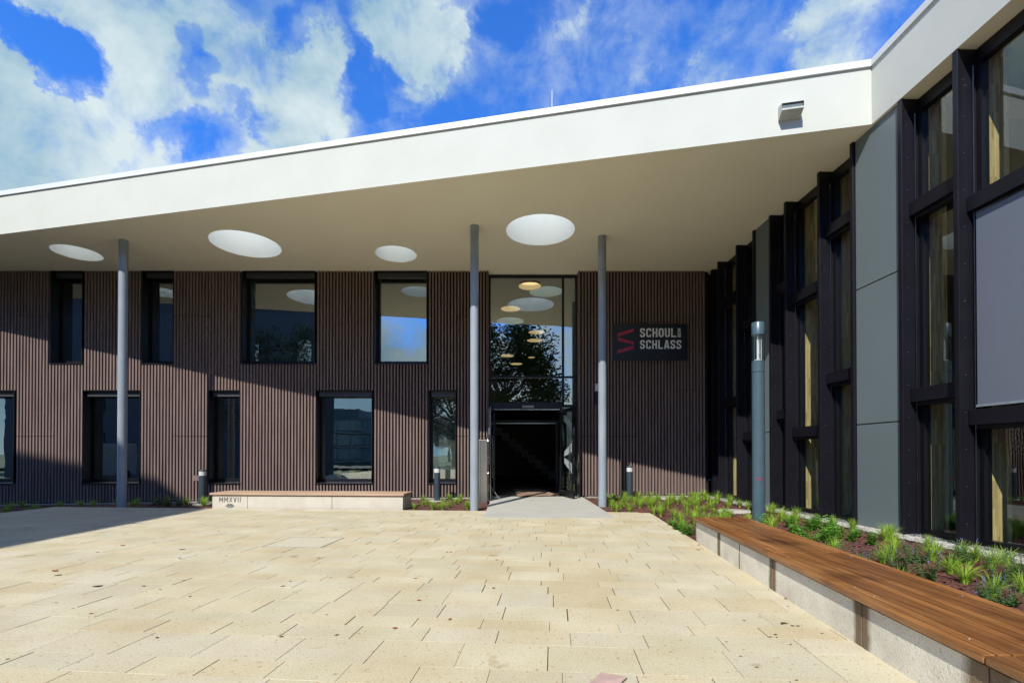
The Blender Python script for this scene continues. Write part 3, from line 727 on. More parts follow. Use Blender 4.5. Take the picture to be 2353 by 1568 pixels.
m = MB(); m.box(-1.1, 1.1, -.4, .4, .70, .73); m.build('tabletop', mat('table_laminate', (.55, .56, .55), .35), o)
for sx in (-1, 1):
    for sy in (-1, 1):
        m = MB(); m.tube([(sx * 1.0, sy * .33, 0), (sx * 1.0, sy * .33, .70)], .02); m.build('leg', YEL, o)

# ------------------------------------------------------------------ letters drawn as strokes
def rounded(pts, r, closed=False, n=5):
    P = [Vector(p) for p in pts]; outp = []
    for i, p in enumerate(P):
        if not closed and i in (0, len(P) - 1): outp.append(p); continue
        a = P[i - 1]; c = P[(i + 1) % len(P)]; d0 = (a - p); d1 = (c - p); rr = min(r, d0.length * .49, d1.length * .49)
        A = p + d0.normalized() * rr; C = p + d1.normalized() * rr
        for k in range(n + 1):
            s = k / n; outp.append(A * (1 - s) ** 2 + p * 2 * s * (1 - s) + C * s * s)
    return outp
def ribbon(mb, pts, th, T, closed=False):
    n = len(pts); L = []; Rr = []
    for i in range(n):
        if closed: a, c = pts[i - 1], pts[(i + 1) % n]
        else: a, c = pts[max(i - 1, 0)], pts[min(i + 1, n - 1)]
        p = pts[i]; d0 = (p - a); d1 = (c - p)
        if d0.length < 1e-6: d0 = d1
        if d1.length < 1e-6: d1 = d0
        d0 = d0.normalized(); d1 = d1.normalized(); n0 = Vector((-d0.y, d0.x)); n1 = Vector((-d1.y, d1.x)); nn = (n0 + n1)
        nn = nn.normalized() if nn.length > 1e-4 else n0; k = th / 2 / max(.45, nn.dot(n0))
        L.append(p + nn * k); Rr.append(p - nn * k)
    for i in range(n if closed else n - 1):
        j = (i + 1) % n; mb.quad(*[T(q) for q in (Rr[i], Rr[j], L[j], L[i])])
def glyph(ch, w, t):
    a, b_ = t / 2, w - t / 2; l, u = t / 2, 1 - t / 2; r = .20
    G = {'S': [([(b_, .70), (b_, u), (a, u), (a, .56), (b_, .44), (b_, l), (a, l), (a, .30)], r, 0)], 'C': [([(b_, .68), (b_, u), (a, u), (a, l), (b_, l), (b_, .32)], r, 0)],
         'H': [([(a, 0), (a, 1)], 0, 0), ([(b_, 0), (b_, 1)], 0, 0), ([(a, .5), (b_, .5)], 0, 0)], 'O': [([(a, l), (b_, l), (b_, u), (a, u)], r, 1)],
         'U': [([(a, 1), (a, l), (b_, l), (b_, 1)], r, 0)], 'L': [([(a, 1), (a, l), (w, l)], 0, 0)], 'A': [([(a * .7, 0), (w / 2 - t * .22, 1)], 0, 0), ([(w - a * .7, 0), (w / 2 + t * .22, 1)], 0, 0), ([(w * .22, .27), (w * .78, .27)], 0, 0)],
         'B': [([(a, l), (a, u), (b_, u), (b_, .53), (a, .53)], .14, 0), ([(a, .5), (b_, .5), (b_, l), (a, l)], .14, 0)], 'E': [([(w, u), (a, u), (a, l), (w, l)], 0, 0), ([(a, .5), (w * .9, .5)], 0, 0)],
         'I': [([(w / 2, 0), (w / 2, 1)], 0, 0)], 'M': [([(a, 0), (a, 1)], 0, 0), ([(b_, 0), (b_, 1)], 0, 0), ([(a, 1), (w / 2 + t * .1, .30)], 0, 0), ([(b_, 1), (w / 2 - t * .1, .30)], 0, 0)], 'X': [([(a * .8, 0), (w - a * .8, 1)], 0, 0), ([(a * .8, 1), (w - a * .8, 0)], 0, 0)],
         'V': [([(a * .8, 1), (w / 2 - t * .15, 0)], 0, 0), ([(w - a * .8, 1), (w / 2 + t * .15, 0)], 0, 0)]}
    return G[ch]
def word(mb, s, x0, z0, width, h, t, T, gap=.13, ws=None):
    ws = ws or {}; W = [ws.get(c, .52) for c in s]; tot = sum(W) + gap * (len(s) - 1); sx = width / (tot * h)
    x = 0
    for k_, (c, w) in enumerate(zip(s, W)):
        off = k_ % 2
        for pts, r, cl in glyph(c, w, t):
            p = rounded(pts, r, cl) if r else [Vector(q) for q in pts]
            off += 1
            ribbon(mb, p, t, lambda q: (lambda p3: (p3[0], p3[1] - .0004 * off, p3[2]))(T(x0 + (x + q.x) * h * sx, z0 + q.y * h)), cl)
        x += w + gap

# ------------------------------------------------------------------ school sign
S = thing('school_sign', 'dark sign board with crimson zigzag and pale lettering on the ribbed wall', 'sign', (4.63, 16.42, 4.664))
SX0, SX1, SZ0, SZ1 = 3.372, 5.889, 4.664, 5.88
m = MB(); m.box(SX0 - 4.63, SX1 - 4.63, 0, .04, 0, SZ1 - SZ0); m.build('board', mat('sign_navy', (.012, .014, .022), .4, c2=(.010, .012, .019)), S, bevel=.003)
def sgn(zx, zy):   # sign drawing units to metres on the board
    X = (2200 + zx * .391 - 1837) / 1760 * 16.42; Z = 1.5 + (1630 - (900 + zy * .391)) / 1760 * 16.42
    return X - 4.63, Z - 4.664 + .035
m = MB()
for P_ in ([(42, 793), (192, 748), (192, 717), (42, 763)], [(42, 828), (192, 870), (192, 843), (42, 797)], [(42, 948), (192, 906), (192, 875), (42, 918)]):
    m.quad(*[(sgn(*p)[0], -.006, sgn(*p)[1]) for p in P_])
m.build('logo', mat('crimson_film', (.55, .035, .10), .5), S)
m = MB(); T = lambda a, c: (a, -.006, c)
xa, za = sgn(248, 798); xb, zb = sgn(580, 716); word(m, 'SCHOUL', xa, za, xb - xa, zb - za, .165, T)
xa, za = sgn(248, 906); xb, zb = sgn(628, 825); word(m, 'SCHLASS', xa, za, xb - xa, zb - za, .165, T)
xa, za = sgn(594, 797); xb, zb = sgn(624, 717)
word(m, 'BEIM', 0, 0, zb - za, xb - xa, .15, lambda a, c: (xb - c, -.006, za + a), ws={'I': .2, 'M': .66})
m.build('lettering', mat('sign_letters', (1.1, 1.15, 1.15), .5), S)

# ------------------------------------------------------------------ benches
def bench_left():
    x0, y0 = -8.40, 13.764; ang = math.atan2(13.415 - 13.764, 5.415); L = 5.426; W = .86
    o = thing('stone_bench', 'pale stone bench with light wooden top, marked MMXVII, by the ribbed wall', 'bench', (x0, y0, 0), ang)
    js = [0, 1.02, 3.44, L]
    m = MB()
    for a, b_ in zip(js[:-1], js[1:]): m.box(a + (.006 if a else 0), b_ - (.006 if b_ < L else 0), 0, .06, -.03, .355)
    m.box(.0, L, .06, W, -.03, .35)
    m.build('base', BRICKC, o, bevel=.003)
    m = MB(); n = 9
    for j in range(n):
        yy = -.045 + j * (.93 / n)
        cuts_ = [-.06, 2.75, L + .04]
        for a, b_ in zip(cuts_[:-1], cuts_[1:]): m.box(a + .003, b_ - .003, yy, yy + .93 / n - .008, .375, .433)
    m.build('seat', DECKL, o, bevel=.004)
    m = MB()
    for a in (.3, 1.6, 3.0, 4.2, L - .3): m.box(a, a + .05, .03, W - .03, .350, .3745)
    m.build('batten', BLK, o)
    m = MB(); word(m, 'MMXVII', .20, .175, .63, .140, .13, lambda a, c: (a, -.003, c), ws={'I': .18, 'M': .62, 'X': .5, 'V': .5}, gap=.16)
    m.build('lettering', mat('bench_engraving', (.17, .18, .16), .8), o)
    m = MB()      # little open book / leaf emblem, drawn from arcs
    for s in (-1, 1):
        for (r0, r1, a0, a1, cx, cz) in ((0, .048, 0, 360, .040, .095),):
            pts = [(.515 + s * (cx + r1 * math.cos(R(a))), cz + r1 * .8 * math.sin(R(a))) for a in range(0, 360, 20)]
            pts = pts if s > 0 else pts[::-1]; m.quad(*[(p[0], -.003, p[1]) for p in pts])
        m.quad(*[(.515 + s * a, -.0035, c) for a, c in ((0, .035), (.13, .075), (.15, .065), (.06, .025), (0, .02))][::s])
        m.quad(*[(.515 + s * a, -.004, c) for a, c in ((.005, .05), (.10, .09), (.12, .085), (.01, .04))][::s])
    m.build('emblem', MATS['bench_engraving'], o)
bench_left()

def rb_x(y, off=0): return 3.157 - .1 * (8.563 - y) + off
CONC = mat('bench_concrete', (1.0, .93, .76), .85, c2=(.72, .66, .53), nscale=2.2, mix=(.3, .62), bump=.5, bscale=60)
t = CONC.node_tree; b = t.nodes['Principled BSDF']; co = t.nodes.new('ShaderNodeTexCoord')
src = b.inputs['Base Color'].links[0].from_socket
src, _ = tnoise(55, 3, .30, .40, (.62, .60, .56), (1, 1, 1), src, 'MULTIPLY')
# run-off stains at the joints: streaks at known places along the bench
sp = tn('ShaderNodeSeparateXYZ'); t.links.new(co.outputs['Object'], sp.inputs[0])
wv = tn('ShaderNodeTexNoise', Scale=3.0, Detail=4); t.links.new(co.outputs['Object'], wv.inputs['Vector'])
def M(op, a, b_, c=None):
    n = tn('ShaderNodeMath', operation=op)
    for i, v_ in enumerate((a, b_, c)):
        if v_ is None: continue
        if isinstance(v_, (int, float)): n.inputs[i].default_value = v_
        else: t.links.new(v_, n.inputs[i])
    return n.outputs[0]
yw = M('ADD', sp.outputs[1], M('MULTIPLY', M('SUBTRACT', wv.outputs['Fac'], .5), .10))
stain = None
for yc, hw in ((8.56, .06), (7.30, .085), (5.455, .11), (3.84, .12), (2.70, .20), (6.46, .02)):
    d = M('ABSOLUTE', M('SUBTRACT', yw, yc), None)
    r_ = tn('ShaderNodeMapRange'); t.links.new(d, r_.inputs[0]); r_.inputs[1].default_value = hw; r_.inputs[2].default_value = hw * .55; r_.inputs[3].default_value = 0; r_.inputs[4].default_value = 1
    stain = r_.outputs[0] if stain is None else M('MAXIMUM', stain, r_.outputs[0])
x = tn('ShaderNodeMixRGB', blend_type='MULTIPLY'); t.links.new(stain, x.inputs[0]); t.links.new(src, x.inputs[1]); x.inputs[2].default_value = (.26, .20, .14, 1)
t.links.new(x.outputs[0], b.inputs['Base Color'])
TEAK = mat('oiled_hardwood', (.42, .175, .052), .34, c2=(.19, .07, .022), nscale=3.2, mix=(.3, .7), stretch=(8, .35, 8), bump=.25, bscale=26)
t = TEAK.node_tree; b = t.nodes['Principled BSDF']; co = t.nodes.new('ShaderNodeTexCoord'); geo = t.nodes.new('ShaderNodeNewGeometry')
src = b.inputs['Base Color'].links[0].from_socket
rr = tn('ShaderNodeValToRGB'); rr.color_ramp.elements[0].color = (.62, .58, .54, 1); rr.color_ramp.elements[1].color = (1.3, 1.28, 1.2, 1); t.links.new(geo.outputs['Random Per Island'], rr.inputs[0])
x = tn('ShaderNodeMixRGB', blend_type='MULTIPLY'); x.inputs[0].default_value = 1; t.links.new(src, x.inputs[1]); t.links.new(rr.outputs[0], x.inputs[2])
src, _ = tnoise(1.1, 4, .36, .60, (1.25, 1.5, 1.8), (1, 1, 1), x.outputs[0], 'MULTIPLY', .6)
src, _ = tnoise(1.5, 3, .30, .42, (.42, .36, .32), (1, 1, 1), src, 'MULTIPLY', .75)
t.links.new(src, b.inputs['Base Color'])
RB = thing('wooden_bench', 'long low bench with brown slatted top on stained concrete blocks, right foreground', 'bench', (2.9, 5.0, 0))
m = MB()
js = [8.585, 7.30, 6.46, 5.455, 3.84, 2.70, 1.2, -.3]
def rbase(y, off=0): return rb_x(y, .045 + off)
for a, b_ in zip(js[:-1], js[1:]):
    y1, y0 = a - (.005 if a < 8.5 else 0), b_ + .005
    m.hexa([(rbase(y0), y0, -.05), (rbase(y0, .83), y0, -.05), (rbase(y1, .83), y1, -.05), (rbase(y1), y1, -.05), (rbase(y0), y0, .335), (rbase(y0, .83), y0, .335), (rbase(y1, .83), y1, .335), (rbase(y1), y1, .335)])
m.build('base', CONC, RB, bevel=.004, world=True).location = -RB.location
m = MB(); n = 11; Wd = .925
segs_ = [(8.563, 5.49), (5.485, 2.68), (2.672, -.3)]
for a, b_ in segs_:
    for j in range(n):
        o0 = j * Wd / n; o1 = o0 + Wd / n - .012; y1, y0 = a, b_ + .006; dz = rnd.uniform(-.001, .001)
        m.hexa([(rb_x(y0, o0), y0, .36), (rb_x(y0, o1), y0, .36), (rb_x(y1, o1), y1, .36), (rb_x(y1, o0), y1, .36), (rb_x(y0, o0), y0, .41 + dz), (rb_x(y0, o1), y0, .41 + dz), (rb_x(y1, o1), y1, .41 + dz), (rb_x(y1, o0), y1, .41 + dz)])
o = m.build('seat', TEAK, RB, bevel=.005); o.location = -RB.location
m = MB()
for yy in (8.3, 7.0, 5.7, 5.25, 4.05, 2.9, 2.45, 1.2):
    m.hexa([(rb_x(yy, .05), yy, .335), (rb_x(yy, .87), yy, .335), (rb_x(yy, .87), yy + .05, .335), (rb_x(yy, .05), yy + .05, .335), (rb_x(yy, .05), yy, .3595), (rb_x(yy, .87), yy, .3595), (rb_x(yy, .87), yy + .05, .3595), (rb_x(yy, .05), yy + .05, .3595)])
o = m.build('batten', BLK, RB); o.location = -RB.location
m = MB()
for yy in (7.05, 6.75, 5.72, 5.25, 4.05, 3.8, 2.92, 2.45):
    for oo in (.12, .80):
        m.lathe(rb_x(yy, oo), yy, [(.008, .4105), (.007, .412)], 10)
o = m.build('screws', mat('screw_steel', (.42, .40, .38), .5, .7), RB); o.location = -RB.location

# ------------------------------------------------------------------ bollards and lamp post
GLOW = mat('bollard_diffuser', (.80, .80, .74), .3)
def bollard(x, y, z, h, r, lbl):
    o = thing('bollard_light', lbl, 'bollard', (x, y, z), 0, 'low bollard lights along the ribbed wall')
    m = MB(); m.lathe(0, 0, [(r, -.1), (r, h - .175)], 28); m.build('post', BOLL, o, smooth=True)
    m = MB(); m.lathe(0, 0, [(r * .96, h - .174), (r * .96, h - .046)], 28); m.build('diffuser', GLOW, o, smooth=True)
    m = MB(); m.lathe(0, 0, [(r, h - .045), (r, h - .006), (r * .96, h)], 28); m.build('cap', BOLL, o, smooth=True)
    m = MB(); m.lathe(0, 0, [(.27, -.05), (.27, .004)], 32); m.build('base_plate', ENTR, o, smooth=True)
bollard(-9.58, 15.2, -.02, 1.05, .108, 'dark bollard light left of the pale stone bench')
bollard(-2.38, 15.6, .045, 1.06, .098, 'dark bollard light in front of the narrow window beside the entrance')
bollard(3.74, 15.6, .075, 1.06, .098, 'dark bollard light right of the entrance under the sign')

LP = thing('lamp_post', 'tall blue grey lamp post with clear glass section, behind the wooden bench', 'lamp post', (5.125, 10.2, 0))
r = .123
m = MB(); m.lathe(0, 0, [(r, .0), (r, 3.205)], 40); m.build('post', LAMPC, LP, smooth=True)
m = MB(); m.lathe(0, 0, [(r + .001, 3.215), (r + .001, 3.43), (r + .004, 3.432), (r + .004, 3.445)], 40); m.build('collar', LAMPC, LP, smooth=True)
m = MB(); m.lathe(0, 0, [(r - .002, 3.446), (r - .002, 3.985)], 40, caps=False); m.build('glass_cylinder', GLC, LP, smooth=True)
m = MB(); m.lathe(0, 0, [(.028, 3.446), (.028, 3.985)], 16); m.lathe(.05, -.03, [(.008, 3.446), (.008, 3.985)], 10); m.lathe(0, 0, [(.075, 3.446), (.075, 3.47)], 24); m.build('reflector', mat('lamp_reflector', (.85, .86, .82), .25, .3), LP, smooth=True)
m = MB(); m.lathe(0, 0, [(r - .02, 3.96), (r + .002, 3.986), (r + .002, 4.235), (r - .006, 4.245)], 40); m.build('cap', LAMPC, LP, smooth=True)
m = MB()
for k_ in range(14):
    a = -2.6 + k_ * .09; a2 = a + .09; zc = 1.0 + .012 * math.sin(k_ * 1.3); th = .022 if k_ > 8 else .012
    m.quad((math.cos(a) * (r + .002), math.sin(a) * (r + .002), zc - th), (math.cos(a2) * (r + .002), math.sin(a2) * (r + .002), zc - th), (math.cos(a2) * (r + .002), math.sin(a2) * (r + .002), zc + th), (math.cos(a) * (r + .002), math.sin(a) * (r + .002), zc + th))
m.build('tape', mat('pink_tape', (.34, .05, .10), .5), LP)

# ------------------------------------------------------------------ small fittings
o = thing('wall_lamp', 'small white box lamp mounted on the canopy fascia near the corner', 'lamp', (5.37, FE(5.37), 8.07), math.atan2(-.2174, 1))
wm_ = mat('lamp_case_white', (.66, .68, .64), .5)
m = MB(); w_, d_ = .19, .24
A_ = [(-w_, -.002, -.10), (w_, -.002, -.10), (w_, -.002, .16), (-w_, -.002, .16)]; B_ = [(-w_, -d_, -.03), (w_, -d_, -.03), (w_, -d_, .04), (-w_, -d_, .04)]
m.quad(A_[0], A_[1], B_[1], B_[0]); m.quad(B_[0], B_[1], (w_, -d_, .0), (-w_, -d_, .0))
m.quad(A_[1], A_[2], (w_, -.05, .17), (w_, -d_, .10), B_[1]); m.quad(A_[3], A_[0], B_[0], (-w_, -d_, .10), (-w_, -.05, .17)); m.quad(A_[2], A_[3], (-w_, -.05, .17), (w_, -.05, .17)); m.quad((w_, -.05, .17), (-w_, -.05, .17), (-w_, -d_, .10), (w_, -d_, .10))
m.build('housing', wm_, o)
m = MB(); m.quad((-w_ + .015, -d_ + .03, .0), (w_ - .015, -d_ + .03, .0), (w_ - .015, -d_ + .03, .098), (-w_ + .015, -d_ + .03, .098)); m.build('louvre', mat('louvre_grey', (.18, .21, .21), .4), o)
def rod(x, y, h, lbl, r):
    o = thing('lightning_rod', lbl, 'lightning rod', (x, y, 8.73)); m = MB(); m.lathe(0, 0, [(r, .02), (r * .8, h)], 8); m.build('rod', mat('rod_metal', (.75, .77, .78), .4), o)
    m = MB(); m.box(-.12, .12, -.12, .12, -.005, .07); m.build('foot', ENTR, o)
rod(.90, 10.95, .93, 'white lightning rod standing on the roof above the entrance', .012)
rod(-9.55, 13.2, .23, 'short stub of a lightning rod on the left part of the roof', .010)
o = thing('fire_alarm', 'white and red alarm siren on the wall behind the right column', 'alarm', (2.93, 16.44, 3.63))
m = MB(); m.box(-.14, .14, 0, .06, 0, .25); m.build('siren', mat('siren_white', (.72, .72, .70), .5), o, bevel=.01)
m = MB(); m.lathe(0, .0, [(.08, .25), (.08, .30)], 16); m.build('beacon_base', mat('alarm_red', (.35, .015, .03), .4), o)
m = MB(); m.lathe(0, .0, [(.055, .47), (.06, .56), (.03, .60)], 16); m.build('beacon', MATS['alarm_red'], o)
m = MB(); m.box(-.16, .1, 0, .08, -.45, -.04); m.build('junction_box', BLK, o)
o = thing('steel_pillar', 'brushed steel intercom pillar left of the open door', 'pillar', (-.885, 15.12, 0))
m = MB(); m.box(-.135, .12, -.09, .09, .0, 1.95); m.build('body', INOX, o, bevel=.004)
m = MB(); m.box(-.085, -.078, -.093, -.0895, .02, 1.93); m.build('seam', BLK, o)
m = MB(); m.tube([(.122, -.03, 1.42), (.16, -.03, 1.42), (.16, -.03, 1.58)], .012); m.build('lock', CHROME, o)
# door stop with a thin cable
o = thing('door_stop', 'small steel door stop bolted to the ground by the left door leaf', 'door stop', (-.76, 15.5, .07))
m = MB(); m.box(-.03, .03, -.05, .05, 0, .02); m.box(-.012, .012, -.02, .02, .02, .42); m.build('bracket', CHROME, o)
m = MB(); pts = [(.02 + .38 * (1 - math.cos(a)), 0, .50 * math.cos(a) if a < 1.6 else 0) for a in [k_ * .157 for k_ in range(11)]]; m.tube(pts, .006, 6); m.build('cable', mat('cable_white', (.6, .62, .6), .5), o)
o = thing('door_mat', 'curled brown floor mat lying across the door threshold', 'mat', (0, 0, 0))
m = MB(); g = 8
cor = [(.20, 16.35), (1.45, 16.65), (1.15, 20.2), (.05, 20.2)]
P_ = {}
for i in range(g + 1):
    for j in range(g + 1):
        s, q = i / g, j / g
        x = (cor[0][0] * (1 - s) + cor[1][0] * s) * (1 - q) + (cor[3][0] * (1 - s) + cor[2][0] * s) * q; y = (cor[0][1] * (1 - s) + cor[1][1] * s) * (1 - q) + (cor[3][1] * (1 - s) + cor[2][1] * s) * q
        z = .104 + .02 * math.sin(s * 7) ** 2 * (1 - q) + (.05 * max(0, s - .85) / .15) * (1 - q)
        P_[i, j] = (x, y, z)
for i in range(g):
    for j in range(g): m.quad(P_[i, j], P_[i + 1, j], P_[i + 1, j + 1], P_[i, j + 1])
m.build('mat_sheet', mat('brown_mat', (.36, .23, .15), .9, c2=(.27, .17, .11), nscale=5), o, smooth=True)

# access cover in the paving
o = thing('access_cover', 'flat access cover framed in pale metal, set in the paving before the stone bench', 'cover', (-3.55, 8.42, 0), -GA * .8)
m = MB(); w_, h_ = .50, .47
for a, b_, c, d in ((-w_, w_, -h_, -h_ + .018), (-w_, w_, h_ - .018, h_), (-w_, -w_ + .018, -h_ + .018, h_ - .018), (w_ - .018, w_, -h_ + .018, h_ - .018)): m.box(a, b_, c, d, .0, .006)
m.build('frame', mat('cover_rim', (.50, .50, .46), .4, .5), o)
m = MB(); m.box(-w_ + .022, w_ - .022, -h_ + .022, h_ - .022, 0, .004); m.build('lid', mat('cover_stone', (.665, .59, .42), .85, c2=(.61, .54, .38), nscale=20), o)

# stepping discs in the bed
for x, y, r, lbl in ((5.05, 15.75, .42, 'flat round concrete slab in the mulch near the wall corner'), (5.62, 12.35, .42, 'flat round concrete slab in the mulch beside the lamp post')):
    m = MB(); m.lathe(0, 0, [(r, -.12), (r, .012), (r - .01, .018)], 40)
    o = m.build('stepping_slab', ENTR, smooth=True); o.location = (x, y, mz(x, y) + .012); tag(o, lbl, 'slab', 'round slabs in the planting bed')

# litter: fallen leaves, paper
LEAF = [mat('dry_leaf', (.38, .11, .03), .7), mat('dark_leaf', (.14, .04, .02), .8), mat('green_leaf_fallen', (.16, .18, .02), .6)]
LV = []
for px, py, s, k_, lbl in [(123, 660, .07, 0, 0), (103, 618, .09, 0, 0), (99, 629, .07, 0, 0), (1, 1, 0, 0, 0)][:0]: pass
spots = [(640, 727, .10, 1), (365, 627, .10, 0), (385, 655, .075, 1), (940, 725, .05, 0), (1045, 746, .04, 0), (636, 506, .05, 2), (1187, 488, .08, 1), (1170, 543, .06, 1), (370, 833, .03, 0), (600, 903, .045, 0), (1297, 854, .022, 0), (62, 1197, .03, 0),
         (525, 556, .035, 0), (800, 463, .09, 0), (485, 869, .02, 1), (360, 713, .025, 0), (1003, 442, .04, 0)]
def leafmesh(s, seed):
    q = random.Random(seed); mb = MB(); n = 7; L_, R__ = [], []
    for i in range(n):
        tt = i / (n - 1); w = math.sin(math.pi * min(1, tt * 1.05)) ** .8 * .32 * q.uniform(.8, 1.1) + .01; zc = .012 + .10 * abs(tt - .5) ** 1.5
        L_.append(((tt - .5) * s, w * s, (zc + .10 * w) * s)); R__.append(((tt - .5) * s, -w * s, (zc + .05) * s))
    C_ = [((i / (n - 1) - .5) * s, 0, .01 * s) for i in range(n)]
    for i in range(n - 1): mb.quad(R__[i], R__[i + 1], C_[i + 1], C_[i]); mb.quad(C_[i], C_[i + 1], L_[i + 1], L_[i])
    return mb
def drop(full_x, full_y, s, k_, seed, lbl, grp='fallen leaves on the paving'):
    y = 1.5 * 1760 / (full_y - 1630); x = (full_x - 1837) / 1760 * y
    o = leafmesh(s, seed).build('fallen_leaf', LEAF[k_]); o.location = (x, y, .003); o.rotation_euler.z = random.Random(seed).uniform(-.6, .6); tag(o, lbl, 'leaf', grp)
for i, (zx, zy, s, k_) in enumerate(spots):
    drop(zx * .5525, 1700 + zy * .5525, s, k_, i, ['dry reddish leaf lying on the open paving left of centre', 'dark dry leaf lying on the open paving left of centre', 'single olive green leaf on the paving, left side'][k_], ['dry reddish leaves on the left paving', 'dark dry leaves on the left paving', None][k_])
r4 = [(815, 1002, .03), (745, 990, .03), (760, 985, .05), (700, 1060, .03), (668, 1075, .025), (710, 1078, .02), (850, 1003, .03), (1010, 1052, .02), (600, 943, .02), (495, 967, .025), (365, 872, .02), (838, 1360, .02), (575, 1275, .018), (470, 1203, .02), (193, 500, .06), (195, 468, .06), (773, 823, .04), (785, 875, .02), (378, 1107, .018), (800, 1125, .02)]
for i, (zx, zy, s) in enumerate(r4):
    drop(2400 + zx * .5414, 1700 + zy * .5414, s * 1.2, 1 if s < .055 else 0, 100 + i, 'tiny brown leaf scrap on the paving beside the wooden bench' if s < .055 else 'orange dry leaf at the foot of the wooden bench', 'leaf scraps beside the wooden bench' if s < .055 else 'orange leaves at the bench foot')
r5 = random.Random(12)
for i in range(46):
    y = r5.uniform(4, 12.5); x = r5.uniform(-.75 * y, min(.3 * y, pav_edge_x(y) - .3))
    s = r5.choice((.022, .03, .035, .05)); o = leafmesh(s, 300 + i).build('fallen_leaf', LEAF[1 if s < .04 else 0]); o.location = (x, y, .003); o.rotation_euler.z = r5.uniform(0, 6)
    tag(o, 'tiny scrap of dry leaf scattered on the open paving', 'leaf', 'leaf scraps scattered on the paving')
m = MB(); m.quad((-.13, -.07, .004), (.02, -.14, .004), (.15, .02, .016), (-.01, .115, .006)); m.quad((-.13, -.07, .001), (-.01, .115, .003), (.15, .02, .013), (.02, -.14, .001))
o = m.build('paper_scrap', mat('pink_paper', (.62, .42, .36), .8)); o.location = (.62, 3.27, .002); tag(o, 'pinkish torn piece of cardboard on the paving at the bottom edge', 'paper')

# ------------------------------------------------------------------ planting
def tuft_mesh(seed, h=.28, n=70, spread=.13):
    q = random.Random(seed); mb = MB()
    for _ in range(n):
        a = q.uniform(0, 6.283); r0 = q.uniform(0, .035); bend = q.uniform(.15, 1) * spread * 1.1; hh = h * q.uniform(.55, 1.1); w = q.uniform(.0035, .0068)
        d = Vector((math.cos(a), math.sin(a), 0)); s = Vector((-d.y, d.x, 0)); p0 = d * r0; k = 4; prev = None
        for i in range(k + 1):
            tt = i / k; p = p0 + d * bend * tt ** 1.8 + Vector((0, 0, hh * (tt - .28 * tt ** 3 * (bend / spread)))); ww = w * (1 - tt * .9)
            cur = (p - s * ww, p + s * ww)
            if prev: mb.quad(prev[0], prev[1], cur[1], cur[0])
            prev = cur
    return mb
def herb_mesh(seed, h=.24, stems=9, leaf=.022, flowers=False, spread=.11):
    q = random.Random(seed); mb = MB(); fl = MB(); stm = MB()
    for _ in range(stems):
        a = q.uniform(0, 6.283); r0 = q.uniform(0, .05); lean = q.uniform(.1, 1) * spread; hh = h * q.uniform(.6, 1.1); d = Vector((math.cos(a), math.sin(a), 0))
        b0 = d * r0; top = b0 + d * lean + Vector((0, 0, hh)); stm.tube([b0, (b0 + top) / 2 + d * .008, top], .0018, 4)
        lv = 7
        for i in range(1, lv + 1):
            tt = i / lv; c = b0.lerp(top, tt); sz = leaf * (1.25 - .6 * tt) * q.uniform(.8, 1.2)
            for j in range(4):
                aa = a + j * 1.571 + (i % 2) * .785 + q.uniform(-.3, .3); e = Vector((math.cos(aa), math.sin(aa), q.uniform(-.2, .5))).normalized(); s = Vector((-math.sin(aa), math.cos(aa), q.uniform(-.2, .2)))
                mb.quad(c, c + e * sz * .9 - s * sz * .62, c + e * sz * 2.0, c + e * sz * .9 + s * sz * .62)
        if flowers and q.random() < .3:
            for i in range(10):
                c = top + Vector((q.uniform(-.008, .008), q.uniform(-.008, .008), .012 * i * .7)); aa = q.uniform(0, 6.28); e = Vector((math.cos(aa), math.sin(aa), .3)); s = Vector((-math.sin(aa), math.cos(aa), 0)); z_ = .008
                fl.quad(c, c + e * z_ - s * z_ * .7, c + e * z_ * 1.8, c + e * z_ + s * z_ * .7)
    return mb, fl, stm
TU = [tuft_mesh(k, h=.27 + .02 * (k % 3), n=115 + 15 * (k % 3), spread=.21).mesh('grass_tuft') for k in range(6)]
for me in TU: me.materials.append(GREENG)
def add_tuft(x, y, s, lbl, grp, k):
    o = bpy.data.objects.new('grass_tuft', TU[k % 6]); col.objects.link(o); o.location = (x, y, mz(x, y) - .005); o.scale = (s, s, s * r6.uniform(.85, 1.1)); o.rotation_euler.z = r6.uniform(0, 6.28); tag(o, lbl, 'grass', grp)
HP = []
for k in range(4):
    a_, f_, s_ = herb_mesh(40 + k, h=.22, stems=12, leaf=.028); HP.append((a_.mesh('foliage'), s_.mesh('stem'), None))
    HP[-1][0].materials.append(HERB); HP[-1][1].materials.append(STEMM)
NP = []
for k in range(4):
    a_, f_, s_ = herb_mesh(60 + k, h=.25, stems=14, leaf=.019, flowers=True, spread=.17); NP.append((a_.mesh('foliage'), s_.mesh('stem'), f_.mesh('flowers')))
    NP[-1][0].materials.append(NEPE); NP[-1][1].materials.append(STEMM); NP[-1][2].materials.append(FLOW)
def add_herb(src, x, y, s, name, lbl, cat, grp, k):
    o = bpy.data.objects.new(name, None); o.empty_display_size = .1; col.objects.link(o); o.location = (x, y, mz(x, y) - .005); o.scale = (s, s, s); o.rotation_euler.z = r6.uniform(0, 6.28); tag(o, lbl, cat, grp)
    for me, nm in zip(src[k % 4], ('foliage', 'stem', 'flowers')):
        if me: c = bpy.data.objects.new(nm, me); col.objects.link(c); c.parent = o
r6 = random.Random(21); placed = []
def ok(x, y, d): return all((x - a) ** 2 + (y - b_) ** 2 > d * d for a, b_ in placed)
